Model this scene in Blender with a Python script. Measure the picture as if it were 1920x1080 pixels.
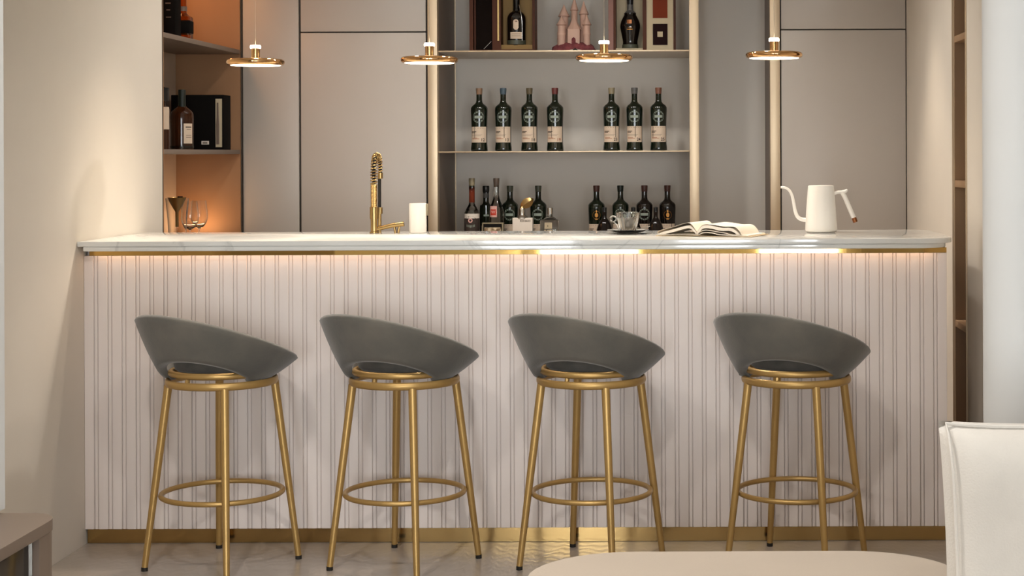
import bpy, bmesh, math, random
from math import sin, cos, pi, radians, sqrt
from mathutils import Vector, Matrix
random.seed(7)
SC = bpy.context.scene
COL = SC.collection
for o in list(bpy.data.objects):
    bpy.data.objects.remove(o)

# ------------------------------------------------------------------ camera, sky, exposure
FPX = 3100.0                       # focal length in pixels of a 1920 wide frame
VX, VY = 1290.0, 290.0             # principal point of the cropped photograph
CH = 1.34                          # camera height
cam = bpy.data.cameras.new('camera')
camo = bpy.data.objects.new('camera', cam)
COL.objects.link(camo)
cam.sensor_width = 36
cam.lens = 36 * FPX / 1920
cam.shift_x = -(VX - 960) / 1920
cam.shift_y = -(540 - VY) / 1920
cam.clip_start = 0.05
camo.matrix_world = Matrix.Translation((0, 0, CH)) @ Matrix.Rotation(pi/2, 4, 'X') @ Matrix.Rotation(-0.0038, 4, 'Z')
SC.camera = camo

w = bpy.data.worlds.new('sky'); SC.world = w; w.use_nodes = True
bg = w.node_tree.nodes['Background']
bg.inputs[0].default_value = (0.93, 0.97, 1.0, 1)
bg.inputs[1].default_value = 20.0
vs = SC.view_settings
vs.view_transform = 'Standard'; vs.look = 'None'; vs.gamma = 1; vs.use_curve_mapping = False
vs.exposure = 0.1
try:
    SC.cycles.use_denoising = True
    SC.cycles.max_bounces = 10
    SC.cycles.diffuse_bounces = 5
    SC.cycles.transparent_max_bounces = 12
    SC.cycles.caustics_reflective = False
    SC.cycles.caustics_refractive = False
except Exception:
    pass

def light(name, kind, loc, energy, color, rot=(0, 0, 0), **kw):
    l = bpy.data.lights.new(name, kind); l.energy = energy; l.color = color
    for k, v in kw.items():
        setattr(l, k, v)
    o = bpy.data.objects.new(name, l); COL.objects.link(o)
    o.location = loc; o.rotation_euler = rot
    return o

WARM = (1.0, 0.76, 0.5)
WARM2 = (1.0, 0.84, 0.66)
ROOM_H = 2.7
YB = -6.0                                    # wall behind the camera, with the windows
WINS = [(-1.60, -0.50), (0.72, 1.62), (2.12, 3.0)]
for k, (a, b) in enumerate(WINS):            # portals only guide the sky light through the openings
    o = light('window_portal', 'AREA', ((a+b)/2, YB - 0.02, 1.25), 1, (1, 1, 1), (pi/2, 0, 0),
              shape='RECTANGLE', size=b - a, size_y=2.3)
    o.data.cycles.is_portal = True
# recessed wall spots, then added wide fill spots (their housings are built further down)
FILL = (1.0, 0.95, 0.89)  # colour of the wide spots added to brighten the room
SPOTS = [(-1.58, 6.10, 62, 58, -6, 'near the left wall, above the bar end'), (0.58, 6.85, 78, 60, 0, 'near the right wall, behind the bar'),
         (-1.35, 6.60, 32, 150, 0, 'added as fill behind the bar, left of the bottle shelves'), (-0.55, 6.45, 62, 150, 0, 'added as fill behind the bar, facing the bottle shelves'),
         (0.15, 6.45, 34, 150, 0, 'added as fill behind the bar, facing the empty niche'),
         (-1.3, 3.2, 84, 150, 0, 'added as fill on the sitting side, left of the sofa'), (-0.3, 3.2, 84, 150, 0, 'added as fill on the sitting side, above the sofa'),
         (0.6, 0.8, 30, 150, 0, 'added as fill nearest the windows, right'), (-0.9, 0.8, 30, 150, 0, 'added as fill nearest the windows, left')]
for (x, y, e, ang, tilt, lb) in SPOTS:
    light('downlight_spot', 'SPOT', (x, y, ROOM_H - 0.03), e, WARM2 if ang < 100 else FILL, (radians(tilt), 0, 0), spot_size=radians(ang), spot_blend=0.8,
          shadow_soft_size=0.05)

# ------------------------------------------------------------------ materials
def lin(c):
    return tuple(((v/255)/12.92 if v/255 <= 0.04045 else ((v/255+0.055)/1.055)**2.4) for v in c) + (1,)

def mat(name, rgb, rough=0.5, metal=0.0, var=0.0, scale=8.0, bump=0.0, bscale=60.0, sheen=0.0, coat=0.0,
        trans=0.0, ior=1.45, emit=0.0, rgb2=None, stretch=None, spec=0.5):
    m = bpy.data.materials.new(name); m.use_nodes = True
    nt = m.node_tree; p = nt.nodes['Principled BSDF']
    p.inputs['Base Color'].default_value = lin(rgb)
    p.inputs['Roughness'].default_value = rough
    p.inputs['Metallic'].default_value = metal
    p.inputs['IOR'].default_value = ior
    p.inputs['Specular IOR Level'].default_value = spec
    p.inputs['Transmission Weight'].default_value = trans
    p.inputs['Sheen Weight'].default_value = sheen
    p.inputs['Coat Weight'].default_value = coat
    if emit:
        p.inputs['Emission Color'].default_value = lin(rgb)
        p.inputs['Emission Strength'].default_value = emit
    tc = nt.nodes.new('ShaderNodeTexCoord')
    mp = nt.nodes.new('ShaderNodeMapping')
    nt.links.new(tc.outputs['Object'], mp.inputs[0])
    if stretch:
        mp.inputs['Scale'].default_value = stretch
    if var or rgb2:
        n = nt.nodes.new('ShaderNodeTexNoise'); n.inputs['Scale'].default_value = scale
        n.inputs['Detail'].default_value = 5
        nt.links.new(mp.outputs[0], n.inputs['Vector'])
        mx = nt.nodes.new('ShaderNodeMix'); mx.data_type = 'RGBA'
        a = lin(rgb)
        b = lin(rgb2) if rgb2 else tuple(v*(1-var) for v in a[:3]) + (1,)
        mx.inputs[6].default_value = a; mx.inputs[7].default_value = b
        rp = nt.nodes.new('ShaderNodeMapRange')
        rp.inputs['From Min'].default_value = 0.35; rp.inputs['From Max'].default_value = 0.65
        nt.links.new(n.outputs['Fac'], rp.inputs['Value'])
        nt.links.new(rp.outputs[0], mx.inputs[0])
        nt.links.new(mx.outputs[2], p.inputs['Base Color'])
    if bump:
        n2 = nt.nodes.new('ShaderNodeTexNoise'); n2.inputs['Scale'].default_value = bscale
        n2.inputs['Detail'].default_value = 4
        nt.links.new(mp.outputs[0], n2.inputs['Vector'])
        bp = nt.nodes.new('ShaderNodeBump'); bp.inputs['Strength'].default_value = bump
        bp.inputs['Distance'].default_value = 0.002
        nt.links.new(n2.outputs['Fac'], bp.inputs['Height'])
        nt.links.new(bp.outputs[0], p.inputs['Normal'])
    return m

M = {}
M['wall'] = mat('plaster_wall', (213, 205, 193), 0.85, var=0.03, scale=3, bump=0.05)
M['wall_cool'] = mat('plaster_wall_white', (202, 203, 202), 0.8, var=0.02, scale=3, bump=0.05)
M['ceiling'] = mat('ceiling_paint', (238, 236, 232), 0.9, var=0.02)
M['door'] = mat('taupe_lacquer', (180, 172, 163), 0.38, var=0.03, scale=2.2)
M['seam'] = mat('shadow_gap', (70, 62, 54), 0.7, var=0.1)
M['niche'] = mat('grey_lacquer', (214, 207, 197), 0.5, var=0.03, scale=2)
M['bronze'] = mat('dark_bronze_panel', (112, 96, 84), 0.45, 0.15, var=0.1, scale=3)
M['post'] = mat('champagne_metal', (200, 180, 152), 0.42, 0.75, var=0.04, scale=3)
M['brass'] = mat('brushed_brass', (184, 150, 92), 0.38, 0.55, var=0.06, scale=14)
M['brass_mirror'] = mat('polished_brass', (205, 166, 96), 0.035, 1.0, var=0.06, scale=3)
M['brass_kick'] = mat('satin_brass', (190, 158, 104), 0.16, 1.0, var=0.08, scale=3)
M['brass_faucet'] = mat('faucet_brass', (168, 140, 92), 0.3, 1.0, var=0.05)
M['gold_lamp'] = mat('polished_rose_gold', (226, 178, 122), 0.08, 1.0, var=0.03)
M['slat'] = mat('blush_white_lacquer', (232, 222, 217), 0.42, var=0.02, scale=2)
M['groove'] = mat('blush_groove_lacquer', (222, 212, 206), 0.5, var=0.02, scale=2)
M['velvet'] = mat('grey_velvet', (108, 103, 94), 0.85, rgb2=(80, 79, 74), scale=5, bump=0.25, bscale=120, sheen=0.35)
M['velvet_dark'] = mat('dark_grey_velvet', (88, 85, 80), 0.9, rgb2=(70, 69, 66), scale=14, bump=0.2, sheen=0.2)
M['rubber'] = mat('black_rubber', (30, 27, 24), 0.7, var=0.1)
M['ivory'] = mat('ivory_linen', (212, 206, 197), 0.95, var=0.05, scale=14, bump=0.35, bscale=240, sheen=0.2)
M['sofa'] = mat('cream_upholstery', (180, 166, 150), 0.9, var=0.03, scale=6, bump=0.2, bscale=160, sheen=0.1)
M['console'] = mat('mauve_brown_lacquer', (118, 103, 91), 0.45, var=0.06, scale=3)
M['console_in'] = mat('console_interior', (52, 44, 36), 0.6, var=0.1)
M['smoke_glass'] = mat('smoked_glass', (26, 24, 20), 0.06, 0.0, var=0.05, coat=0.4)
M['steel'] = mat('pale_steel', (200, 196, 188), 0.25, 1.0, var=0.03)
M['recess_wood'] = mat('walnut_lining', (158, 118, 84), 0.55, var=0.10, scale=6, stretch=(1, 1, 0.15))
M['recess_back'] = mat('recess_back_lacquer', (186, 168, 150), 0.55, var=0.04)
M['oak'] = mat('bookcase_brown', (150, 120, 90), 0.6, var=0.1, scale=6, stretch=(1, 1, 0.15))
M['white'] = mat('matt_white_enamel', (240, 235, 226), 0.35, var=0.01)
M['kettle'] = mat('kettle_white_enamel', (228, 225, 219), 0.42, var=0.01)
M['ceramic'] = mat('white_ceramic', (228, 223, 216), 0.3, var=0.01)
M['paper'] = mat('book_paper', (244, 233, 216), 0.9, var=0.02, scale=20)
M['cover'] = mat('book_cover', (214, 192, 158), 0.6, var=0.04)
M['copper'] = mat('copper_tip', (138, 86, 52), 0.35, 0.8, var=0.1)
M['glass'] = mat('clear_glass', (250, 250, 248), 0.0, trans=1.0, ior=1.45, var=0.005)
M['water'] = mat('water', (250, 250, 248), 0.0, trans=1.0, ior=1.33, var=0.005)
M['green_glass'] = mat('dark_green_glass', (15, 24, 13), 0.09, var=0.25, scale=5, coat=0.3)
M['black_glass'] = mat('black_brown_glass', (18, 13, 10), 0.1, var=0.2, scale=5, coat=0.3)
M['amber'] = mat('amber_whisky_glass', (190, 96, 30), 0.03, trans=0.9, ior=1.36, var=0.05)
M['amber_dark'] = mat('dark_amber_glass', (64, 32, 14), 0.05, trans=0.35, ior=1.4, var=0.1)
M['smoke_flask'] = mat('smoky_flask_glass', (26, 20, 18), 0.05, trans=0.15, ior=1.4, var=0.1)
M['label'] = mat('cream_label_paper', (206, 186, 164), 0.7, var=0.05, scale=40)
M['label_white'] = mat('white_label_paper', (222, 212, 200), 0.7, var=0.03)
M['ink'] = mat('dark_ink', (60, 48, 42), 0.7, var=0.1)
M['ink_red'] = mat('rust_ink', (150, 88, 60), 0.7, var=0.1)
M['ink_grey'] = mat('grey_ink', (130, 120, 108), 0.7, var=0.1)
M['etch'] = mat('etched_print', (140, 150, 138), 0.5, var=0.1)
M['etch_gold'] = mat('gold_print', (176, 120, 52), 0.3, 0.6, var=0.25, scale=60)
M['red'] = mat('red_print', (196, 62, 44), 0.6, var=0.1)
M['pink'] = mat('pale_pink_print', (222, 170, 160), 0.6, var=0.05)
M['black_box'] = mat('black_card', (15, 12, 10), 0.85, spec=0.12, var=0.15)
M['black_cap'] = mat('black_cap', (22, 22, 22), 0.35, var=0.1)
M['wood_red'] = mat('red_brown_case_wood', (78, 40, 20), 0.5, spec=0.2, var=0.3, scale=10, stretch=(1, 1, 0.15))
M['case_gold'] = mat('ochre_satin_lining', (120, 92, 42), 0.5, 0.25, var=0.15, scale=6)
M['case_dark'] = mat('dark_velvet_lining', (22, 15, 12), 0.9, spec=0.1, var=0.2)
M['case_cream'] = mat('cream_lining', (186, 172, 144), 0.8, var=0.04)
M['case_pink'] = mat('dusty_pink_case_side', (134, 96, 86), 0.6, var=0.1)
M['rust'] = mat('rust_card', (116, 52, 34), 0.8, spec=0.1, var=0.08)
M['aubergine'] = mat('dark_aubergine_card', (34, 18, 18), 0.8, spec=0.1, var=0.1)
M['toy'] = mat('blush_toy_plastic', (204, 168, 150), 0.5, var=0.05)
M['toy_trim'] = mat('toy_brown_trim', (128, 88, 66), 0.5, 0.2, var=0.1)
M['moss'] = mat('dusty_rose_moss', (138, 72, 74), 0.95, rgb2=(104, 50, 54), scale=60, bump=0.6, bscale=90)
M['cord'] = mat('lamp_cord', (190, 176, 156), 0.5, var=0.05)
M['glow'] = mat('lamp_diffuser', (255, 226, 186), 0.5, emit=9.0)
M['glow_cap'] = mat('lamp_cap_glow', (255, 232, 200), 0.5, emit=14.0)
M['glow_strip'] = mat('warm_led', (255, 160, 84), 0.5, emit=7.0)
M['downglow'] = mat('downlight_lens', (255, 226, 186), 0.5, emit=3.0)
for k, c in {'cap_tan': (150, 118, 92), 'cap_blue': (78, 96, 108), 'cap_olive': (104, 92, 66), 'cap_red': (112, 48, 44),
             'cap_sand': (158, 146, 116), 'cap_grey': (104, 102, 98), 'cap_copper': (140, 92, 70), 'cap_moss': (84, 86, 70),
             'cap_brown': (88, 50, 42), 'cap_green': (20, 30, 20)}.items():
    M[k] = mat('wax_' + k, tuple(int(v*0.88) for v in c), 0.45, var=0.15, scale=60)

def marble():
    m = mat('white_marble', (226, 224, 218), 0.06, ior=1.6)
    nt = m.node_tree; p = nt.nodes['Principled BSDF']
    tc = nt.nodes.new('ShaderNodeTexCoord')
    n = nt.nodes.new('ShaderNodeTexNoise'); n.inputs['Scale'].default_value = 1.6; n.inputs['Detail'].default_value = 8
    n.inputs['Distortion'].default_value = 1.4
    nt.links.new(tc.outputs['Object'], n.inputs['Vector'])
    r = nt.nodes.new('ShaderNodeValToRGB')
    e = r.color_ramp.elements
    e[0].position = 0.488; e[0].color = (1, 1, 1, 1)
    e[1].position = 0.512; e[1].color = (1, 1, 1, 1)
    k = e.new(0.5); k.color = (0.42, 0.43, 0.44, 1)
    nt.links.new(n.outputs['Fac'], r.inputs[0])
    mx = nt.nodes.new('ShaderNodeMix'); mx.data_type = 'RGBA'; mx.blend_type = 'MULTIPLY'
    mx.inputs[0].default_value = 0.32
    mx.inputs[6].default_value = lin((226, 226, 222))
    nt.links.new(r.outputs[0], mx.inputs[7]); nt.links.new(mx.outputs[2], p.inputs['Base Color'])
    return m
M['marble'] = marble()

def floor_mat():
    m = mat('grey_oak_floor', (150, 136, 122), 0.22)
    nt = m.node_tree; p = nt.nodes['Principled BSDF']
    tc = nt.nodes.new('ShaderNodeTexCoord'); mp = nt.nodes.new('ShaderNodeMapping')
    mp.inputs['Scale'].default_value = (1.0, 5.0, 1.0)
    nt.links.new(tc.outputs['Object'], mp.inputs[0])
    n = nt.nodes.new('ShaderNodeTexNoise'); n.inputs['Scale'].default_value = 2.2; n.inputs['Detail'].default_value = 6
    nt.links.new(mp.outputs[0], n.inputs['Vector'])
    wv = nt.nodes.new('ShaderNodeTexWave'); wv.wave_type = 'RINGS'
    wv.inputs['Scale'].default_value = 5.5; wv.inputs['Distortion'].default_value = 9
    wv.inputs['Detail'].default_value = 2.0; wv.inputs['Detail Scale'].default_value = 0.9
    mp2 = nt.nodes.new('ShaderNodeMapping'); mp2.inputs['Scale'].default_value = (5.0, 1.0, 1.0)
    nt.links.new(tc.outputs['Object'], mp2.inputs[0]); nt.links.new(mp2.outputs[0], wv.inputs['Vector'])
    mx = nt.nodes.new('ShaderNodeMix'); mx.data_type = 'RGBA'
    mx.inputs[6].default_value = lin((158, 148, 138)); mx.inputs[7].default_value = lin((174, 163, 152))
    nt.links.new(n.outputs['Fac'], mx.inputs[0]); nt.links.new(mx.outputs[2], p.inputs['Base Color'])
    bp = nt.nodes.new('ShaderNodeBump'); bp.inputs['Strength'].default_value = 0.22; bp.inputs['Distance'].default_value = 0.0012
    nt.links.new(wv.outputs['Fac'], bp.inputs['Height']); nt.links.new(bp.outputs[0], p.inputs['Normal'])
    return m
M['floor'] = floor_mat()

# ------------------------------------------------------------------ mesh helpers
class MB:
    def __init__(s):
        s.bm = bmesh.new()
    def box(s, x0, x1, y0, y1, z0, z1, b=0.0, seg=2):
        vs_ = [s.bm.verts.new(p) for p in ((x0,y0,z0),(x1,y0,z0),(x1,y1,z0),(x0,y1,z0),(x0,y0,z1),(x1,y0,z1),(x1,y1,z1),(x0,y1,z1))]
        fs = [s.bm.faces.new([vs_[i] for i in f]) for f in ((3,2,1,0),(4,5,6,7),(0,1,5,4),(1,2,6,5),(2,3,7,6),(3,0,4,7))]
        if b:
            es = list({e for f in fs for e in f.edges})
            bmesh.ops.bevel(s.bm, geom=es, offset=b, segments=seg, affect='EDGES', profile=0.5)
        return s
    def loops(s, rings, closed_u=True, closed_v=False, cap=True):
        R = [[s.bm.verts.new(p) for p in r] for r in rings]
        n = len(R[0]); m = len(R)
        for i in range(m if closed_v else m-1):
            a, b = R[i], R[(i+1) % m]
            for j in range(n if closed_u else n-1):
                k = (j+1) % n
                try: s.bm.faces.new((a[j], a[k], b[k], b[j]))
                except ValueError: pass
        if cap and not closed_v and closed_u:
            try:
                s.bm.faces.new(list(reversed(R[0]))); s.bm.faces.new(R[-1])
            except ValueError: pass
        return s
    def lathe(s, prof, n=32, c=(0, 0, 0), sx=1.0, sy=1.0):
        rings = []
        for (r, z) in prof:
            r = max(r, 1e-5)
            rings.append([(c[0]+sx*r*cos(2*pi*k/n), c[1]+sy*r*sin(2*pi*k/n), c[2]+z) for k in range(n)])
        return s.loops(rings)
    def torus(s, R, r, c=(0,0,0), n=48, m=10, rz=None, axis='Z'):
        rz = rz or r
        rings = []
        for i in range(n):
            a = 2*pi*i/n
            ring = []
            for j in range(m):
                t = 2*pi*j/m
                rr = R + r*cos(t)
                p = (rr*cos(a), rr*sin(a), rz*sin(t))
                if axis == 'Y': p = (p[0], p[2], p[1])
                ring.append((c[0]+p[0], c[1]+p[1], c[2]+p[2]))
            rings.append(ring)
        return s.loops(rings, closed_v=True)
    def tube(s, pts, rad, n=10, cap=True):
        P = [Vector(p) for p in pts]
        if not isinstance(rad, (list, tuple)): rad = [rad]*len(P)
        t0 = (P[1]-P[0]).normalized()
        up = Vector((0, 0, 1)) if abs(t0.z) < 0.9 else Vector((0, 1, 0))
        nrm = (up - t0*up.dot(t0)).normalized()
        rings = []
        for i, p in enumerate(P):
            if i == 0: t = P[1]-P[0]
            elif i == len(P)-1: t = P[-1]-P[-2]
            else: t = P[i+1]-P[i-1]
            t.normalize()
            nrm = (nrm - t*nrm.dot(t)).normalized()
            bn = t.cross(nrm)
            rings.append([tuple(p + (nrm*cos(2*pi*k/n) + bn*sin(2*pi*k/n))*rad[i]) for k in range(n)])
        return s.loops(rings, cap=cap)
    def prism(s, poly, z0, z1, b=0.0):
        a = [s.bm.verts.new((x, y, z0)) for x, y in poly]
        c = [s.bm.verts.new((x, y, z1)) for x, y in poly]
        n = len(poly)
        fs = [s.bm.faces.new(list(reversed(a))), s.bm.faces.new(c)]
        for i in range(n):
            fs.append(s.bm.faces.new((a[i], a[(i+1) % n], c[(i+1) % n], c[i])))
        if b:
            es = list(set(fs[0].edges) | set(fs[1].edges))
            bmesh.ops.bevel(s.bm, geom=es, offset=b, segments=3, affect='EDGES', profile=0.5)
        return s
    def build(s, name, m, parent=None, label=None, smooth=True, angle=38):
        bmesh.ops.recalc_face_normals(s.bm, faces=s.bm.faces[:])
        me = bpy.data.meshes.new(name); s.bm.to_mesh(me); s.bm.free()
        me.materials.append(m)
        if smooth:
            me.polygons.foreach_set('use_smooth', [True]*len(me.polygons))
            me.set_sharp_from_angle(angle=radians(angle))
        o = bpy.data.objects.new(name, me); COL.objects.link(o)
        if parent: o.parent = parent
        if label: o['label'] = label
        return o

def tag(o, label, cat, group=None, kind=None):
    if label: o['label'] = label
    if cat: o['category'] = cat
    if group: o['group'] = group
    if kind: o['kind'] = kind
    return o
def thing(name, label, cat, loc=(0, 0, 0), rz=0.0, group=None):
    o = bpy.data.objects.new(name, None); COL.objects.link(o)
    o.empty_display_size = 0.05
    o.location = loc; o.rotation_euler = (0, 0, rz)
    return tag(o, label, cat, group)
def struct(name, mb, m, parent=None, smooth=False):
    o = mb.build(name, m, parent, smooth=smooth)
    if not parent: o['kind'] = 'structure'
    return o
def bez(p0, p1, p2, p3, n=12):
    r = []
    for i in range(n+1):
        t = i/n; u = 1-t
        r.append(tuple(u**3*a+3*u*u*t*b+3*u*t*t*c+t**3*d for a, b, c, d in zip(p0, p1, p2, p3)))
    return r
def smooth_path(pts, k=6):
    out = []
    P = [Vector(p) for p in pts]
    for i in range(len(P)-1):
        p0 = P[max(i-1, 0)]; p1 = P[i]; p2 = P[i+1]; p3 = P[min(i+2, len(P)-1)]
        for j in range(k):
            t = j/k
            out.append(0.5*((2*p1)+(p2-p0)*t+(2*p0-5*p1+4*p2-p3)*t*t+(3*p1-p0-3*p2+p3)*t**3))
    out.append(P[-1])
    return out
def text_mesh(body, size, bold=0.0):
    cu = bpy.data.curves.new('text', 'FONT'); cu.body = body; cu.size = size
    cu.align_x = 'CENTER'; cu.align_y = 'CENTER'; cu.resolution_u = 3; cu.offset = bold
    o = bpy.data.objects.new('text', cu); COL.objects.link(o)
    bpy.context.view_layer.update()
    me = bpy.data.meshes.new_from_object(o)
    bpy.data.objects.remove(o); bpy.data.curves.remove(cu)
    return me
def wrap(verts2, faces, R, u0, z0, name, m, parent, lift=0.0007, label=None):
    """a flat figure (u along the round, v up) laid on the front of a cylinder of radius R; R=None keeps it flat"""
    bm = bmesh.new()
    vs_ = []
    for (u, v) in verts2:
        if R:
            a = (u+u0)/R
            vs_.append(bm.verts.new(((R+lift)*sin(a), -(R+lift)*cos(a), z0+v)))
        else:
            vs_.append(bm.verts.new((u+u0, -lift, z0+v)))
    for f in faces:
        try: bm.faces.new([vs_[i] for i in f])
        except ValueError: pass
    me = bpy.data.meshes.new(name); bm.to_mesh(me); bm.free(); me.materials.append(m)
    me.polygons.foreach_set('use_smooth', [True]*len(me.polygons))
    o = bpy.data.objects.new(name, me); COL.objects.link(o); o.parent = parent
    if label: o['label'] = label
    return o
def grid(rects, nu=8):
    V, F = [], []
    for (u0, u1, v0, v1) in rects:
        b = len(V)
        for j in range(2):
            for i in range(nu+1):
                V.append((u0+(u1-u0)*i/nu, (v0, v1)[j]))
        for i in range(nu):
            F.append((b+i, b+i+1, b+nu+1+i+1, b+nu+1+i))
    return V, F
def ringfig(r0, r1, n=28, cx=0, cz=0, sy=1.0):
    V, F = [], []
    for i in range(n):
        a = 2*pi*i/n
        V.append((cx+r0*cos(a), cz+sy*r0*sin(a))); V.append((cx+r1*cos(a), cz+sy*r1*sin(a)))
    for i in range(n):
        j = (i+1) % n
        F.append((2*i, 2*i+1, 2*j+1, 2*j))
    return V, F
def discfig(r, n=24, cx=0, cz=0, sy=1.0):
    return [(cx+r*cos(2*pi*i/n), cz+sy*r*sin(2*pi*i/n)) for i in range(n)], [tuple(range(n))]
def textfig(body, size, bold=0.0):
    me = text_mesh(body, size, bold)
    V = [(v.co.x, v.co.y) for v in me.vertices]; F = [tuple(p.vertices) for p in me.polygons]
    bpy.data.meshes.remove(me)
    return V, F
def join(*figs):
    V, F = [], []
    for (v, f) in figs:
        b = len(V); V += v; F += [tuple(i+b for i in q) for q in f]
    return V, F

# ------------------------------------------------------------------ the room
XL, XR = -2.09, 1.024
YF = 7.73            # plane of the cabinet fronts
R0, R1 = 6.58, YF    # opening of the recess in the left wall
struct('floor', MB().box(-2.6, 3.2, YB-0.2, 8.5, -0.1, 0), M['floor'])
struct('ceiling', MB().box(-2.6, 3.2, YB-0.2, 8.5, ROOM_H, ROOM_H+0.1), M['ceiling'])
mb = MB()
mb.box(-2.5, XL, 3.9, R0, 0, ROOM_H)
mb.box(-2.5, -2.40, R0, R1, 0, ROOM_H)
mb.box(-2.40, XL, R0, R1, 0, 0.91)
mb.box(-2.40, XL, R0, R1, 2.36, ROOM_H)
mb.box(-2.5, XL, R1, 8.4, 0, ROOM_H)
struct('wall_left', mb, M['wall'])
mb = MB()
mb.box(-2.5, -1.614, YB, 3.9, 0.512, ROOM_H)
mb.box(-2.5, -1.76, YB, 3.9, 0, 0.512)
o = struct('wall_left_front', mb, M['wall_cool']); o.name = 'wall_left.001'
# right wall: solid beside the cabinets, a narrow bookcase opening, then a plain stretch
mb = MB()
mb.box(XR, 1.5, 6.37, 8.4, 0, ROOM_H)
mb.box(1.34, 1.5, 6.07, 6.37, 0, ROOM_H)
mb.box(XR, 1.5, 4.25, 6.07, 0, ROOM_H)
struct('wall_right', mb, M['wall'])
# pier closer to the camera, rounded corner
rc = 0.10; px0 = 0.712; poly = []
for k in range(9):
    a = pi + (pi/2)*k/8
    poly.append((px0+rc+rc*cos(a), 3.9+rc+rc*sin(a)))
poly += [(1.6, 3.9), (1.6, 4.15), (px0+0.05, 4.15)]
o = struct('wall_right_pier', MB().prism(poly, 0, ROOM_H), M['wall_cool'], smooth=True); o.name = 'wall_right.001'
o = struct('wall_right_front', MB().box(1.6, 3.1, 3.95, 4.15, 0, ROOM_H).box(3.0, 3.2, YB, 3.95, 0, ROOM_H), M['wall_cool']); o.name = 'wall_right.002'
struct('wall_back', MB().box(-2.6, 1.5, 8.4, 8.5, 0, ROOM_H), M['wall'])
mb = MB(); xs = [-2.6] + [v for p in WINS for v in p] + [3.2]
for k in range(0, len(xs), 2):
    mb.box(xs[k], xs[k+1], YB-0.2, YB, 0, ROOM_H)
for a, b in WINS:
    mb.box(a, b, YB-0.2, YB, 0, 0.1); mb.box(a, b, YB-0.2, YB, 2.4, ROOM_H)
struct('wall_front', mb, M['wall_cool'])
for k, (a, b) in enumerate(WINS):
    mb = MB()
    for q in ((a, a+0.04, 0.1, 2.4), (b-0.04, b, 0.1, 2.4), (a+0.04, b-0.04, 0.1, 0.14), (a+0.04, b-0.04, 2.36, 2.4)):
        mb.box(q[0], q[1], YB-0.12, YB-0.06, q[2], q[3])
    struct('window_%d' % (k+1), mb, M['steel'])
struct('baseboard_right', MB().box(XR-0.012, XR, 6.40, 7.70, 0, 0.06), M['wall'])

for (x, y, e, ang, tilt, lb) in SPOTS:  # rings and lenses, for the added fill spots too
    t = thing('ceiling_downlight', 'small round recessed ceiling spotlight ' + lb, 'downlight', (x, y, ROOM_H), group='recessed ceiling spotlights')
    MB().torus(0.045, 0.006, (0, 0, -0.004), 24, 8).build('trim_ring', M['white'], t)
    MB().lathe([(0.0, -0.001), (0.040, -0.001), (0.040, -0.003), (0.0, -0.003)], 24).build('lens', M['downglow'], t)

# recessed shelves in the left wall
t = thing('recessed_shelf_unit', 'walnut lined shelf recess set in the left wall with amber light', 'shelving', (-2.24, 7.155, 0.91))
ox, oy, oz = -2.24, 7.155, 0.91
MB().box(-2.40-ox, -2.39-ox, R0-oy, R1-oy, 0, 1.45).build('back_panel', M['recess_back'], t)
MB().box(-2.39-ox, XL-ox, R1-0.012-oy, R1-oy, 0, 1.45).build('side_panel', M['recess_wood'], t)
MB().box(-2.39-ox, XL-ox, R0-oy, R0+0.012-oy, 0, 1.45).build('side_panel', M['recess_wood'], t)
for z0, z1 in ((0.0, 0.02), (0.44, 0.46), (0.907, 0.927), (1.42, 1.45)):
    MB().box(-2.39-ox, XL-ox, R0+0.012-oy, R1-0.012-oy, z0, z1, 0.001).build('shelf', M['recess_wood'] if z0 not in (0.44, 0.907) else M['console'], t)
MB().box(XL-0.003-ox, XL+0.002-ox, R0-0.006-oy, R0-oy, 0, 1.45).build('edge_trim', M['seam'], t)
MB().box(-2.385-ox, -2.375-ox, R0+0.1-oy, R1-0.05-oy, 1.405, 1.412).build('light_strip', M['glow_strip'], t, 'warm glowing strip')
light('recess_light', 'AREA', (-2.3, 7.2, 2.30), 3.0, (1.0, 0.5, 0.2), (0, 0, 0), shape='RECTANGLE', size=0.1, size_y=0.8)
light('recess_light', 'AREA', (-2.26, 7.62, 0.965), 0.75, (1.0, 0.60, 0.30), (radians(180), 0, 0), shape='RECTANGLE', size=0.12, size_y=0.05)

# bookcase in the right wall
t = thing('narrow_bookcase', 'narrow brown bookcase recessed in the right wall with three shelves', 'bookcase', (1.18, 6.22, 0))
ox, oy = 1.18, 6.22
MB().box(1.328-ox, 1.338-ox, 6.072-oy, 6.368-oy, 0, 2.69).build('back_panel', M['oak'], t)
MB().box(1.026-ox, 1.328-ox, 6.358-oy, 6.368-oy, 0, 2.69).build('side_panel', M['oak'], t)
MB().box(1.026-ox, 1.328-ox, 6.072-oy, 6.082-oy, 0, 2.69).build('side_panel', M['oak'], t)
for z in (0.676, 1.212, 1.766, 2.3, 0.15):
    MB().box(1.026-ox, 1.328-ox, 6.082-oy, 6.358-oy, z, z+0.025, 0.001).build('shelf', M['oak'], t)
for y in (6.066, 6.368):
    MB().box(1.018-ox, 1.026-ox, y-oy, y+0.006-oy, 0, 2.69).build('edge_trim', M['post'], t)

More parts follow.
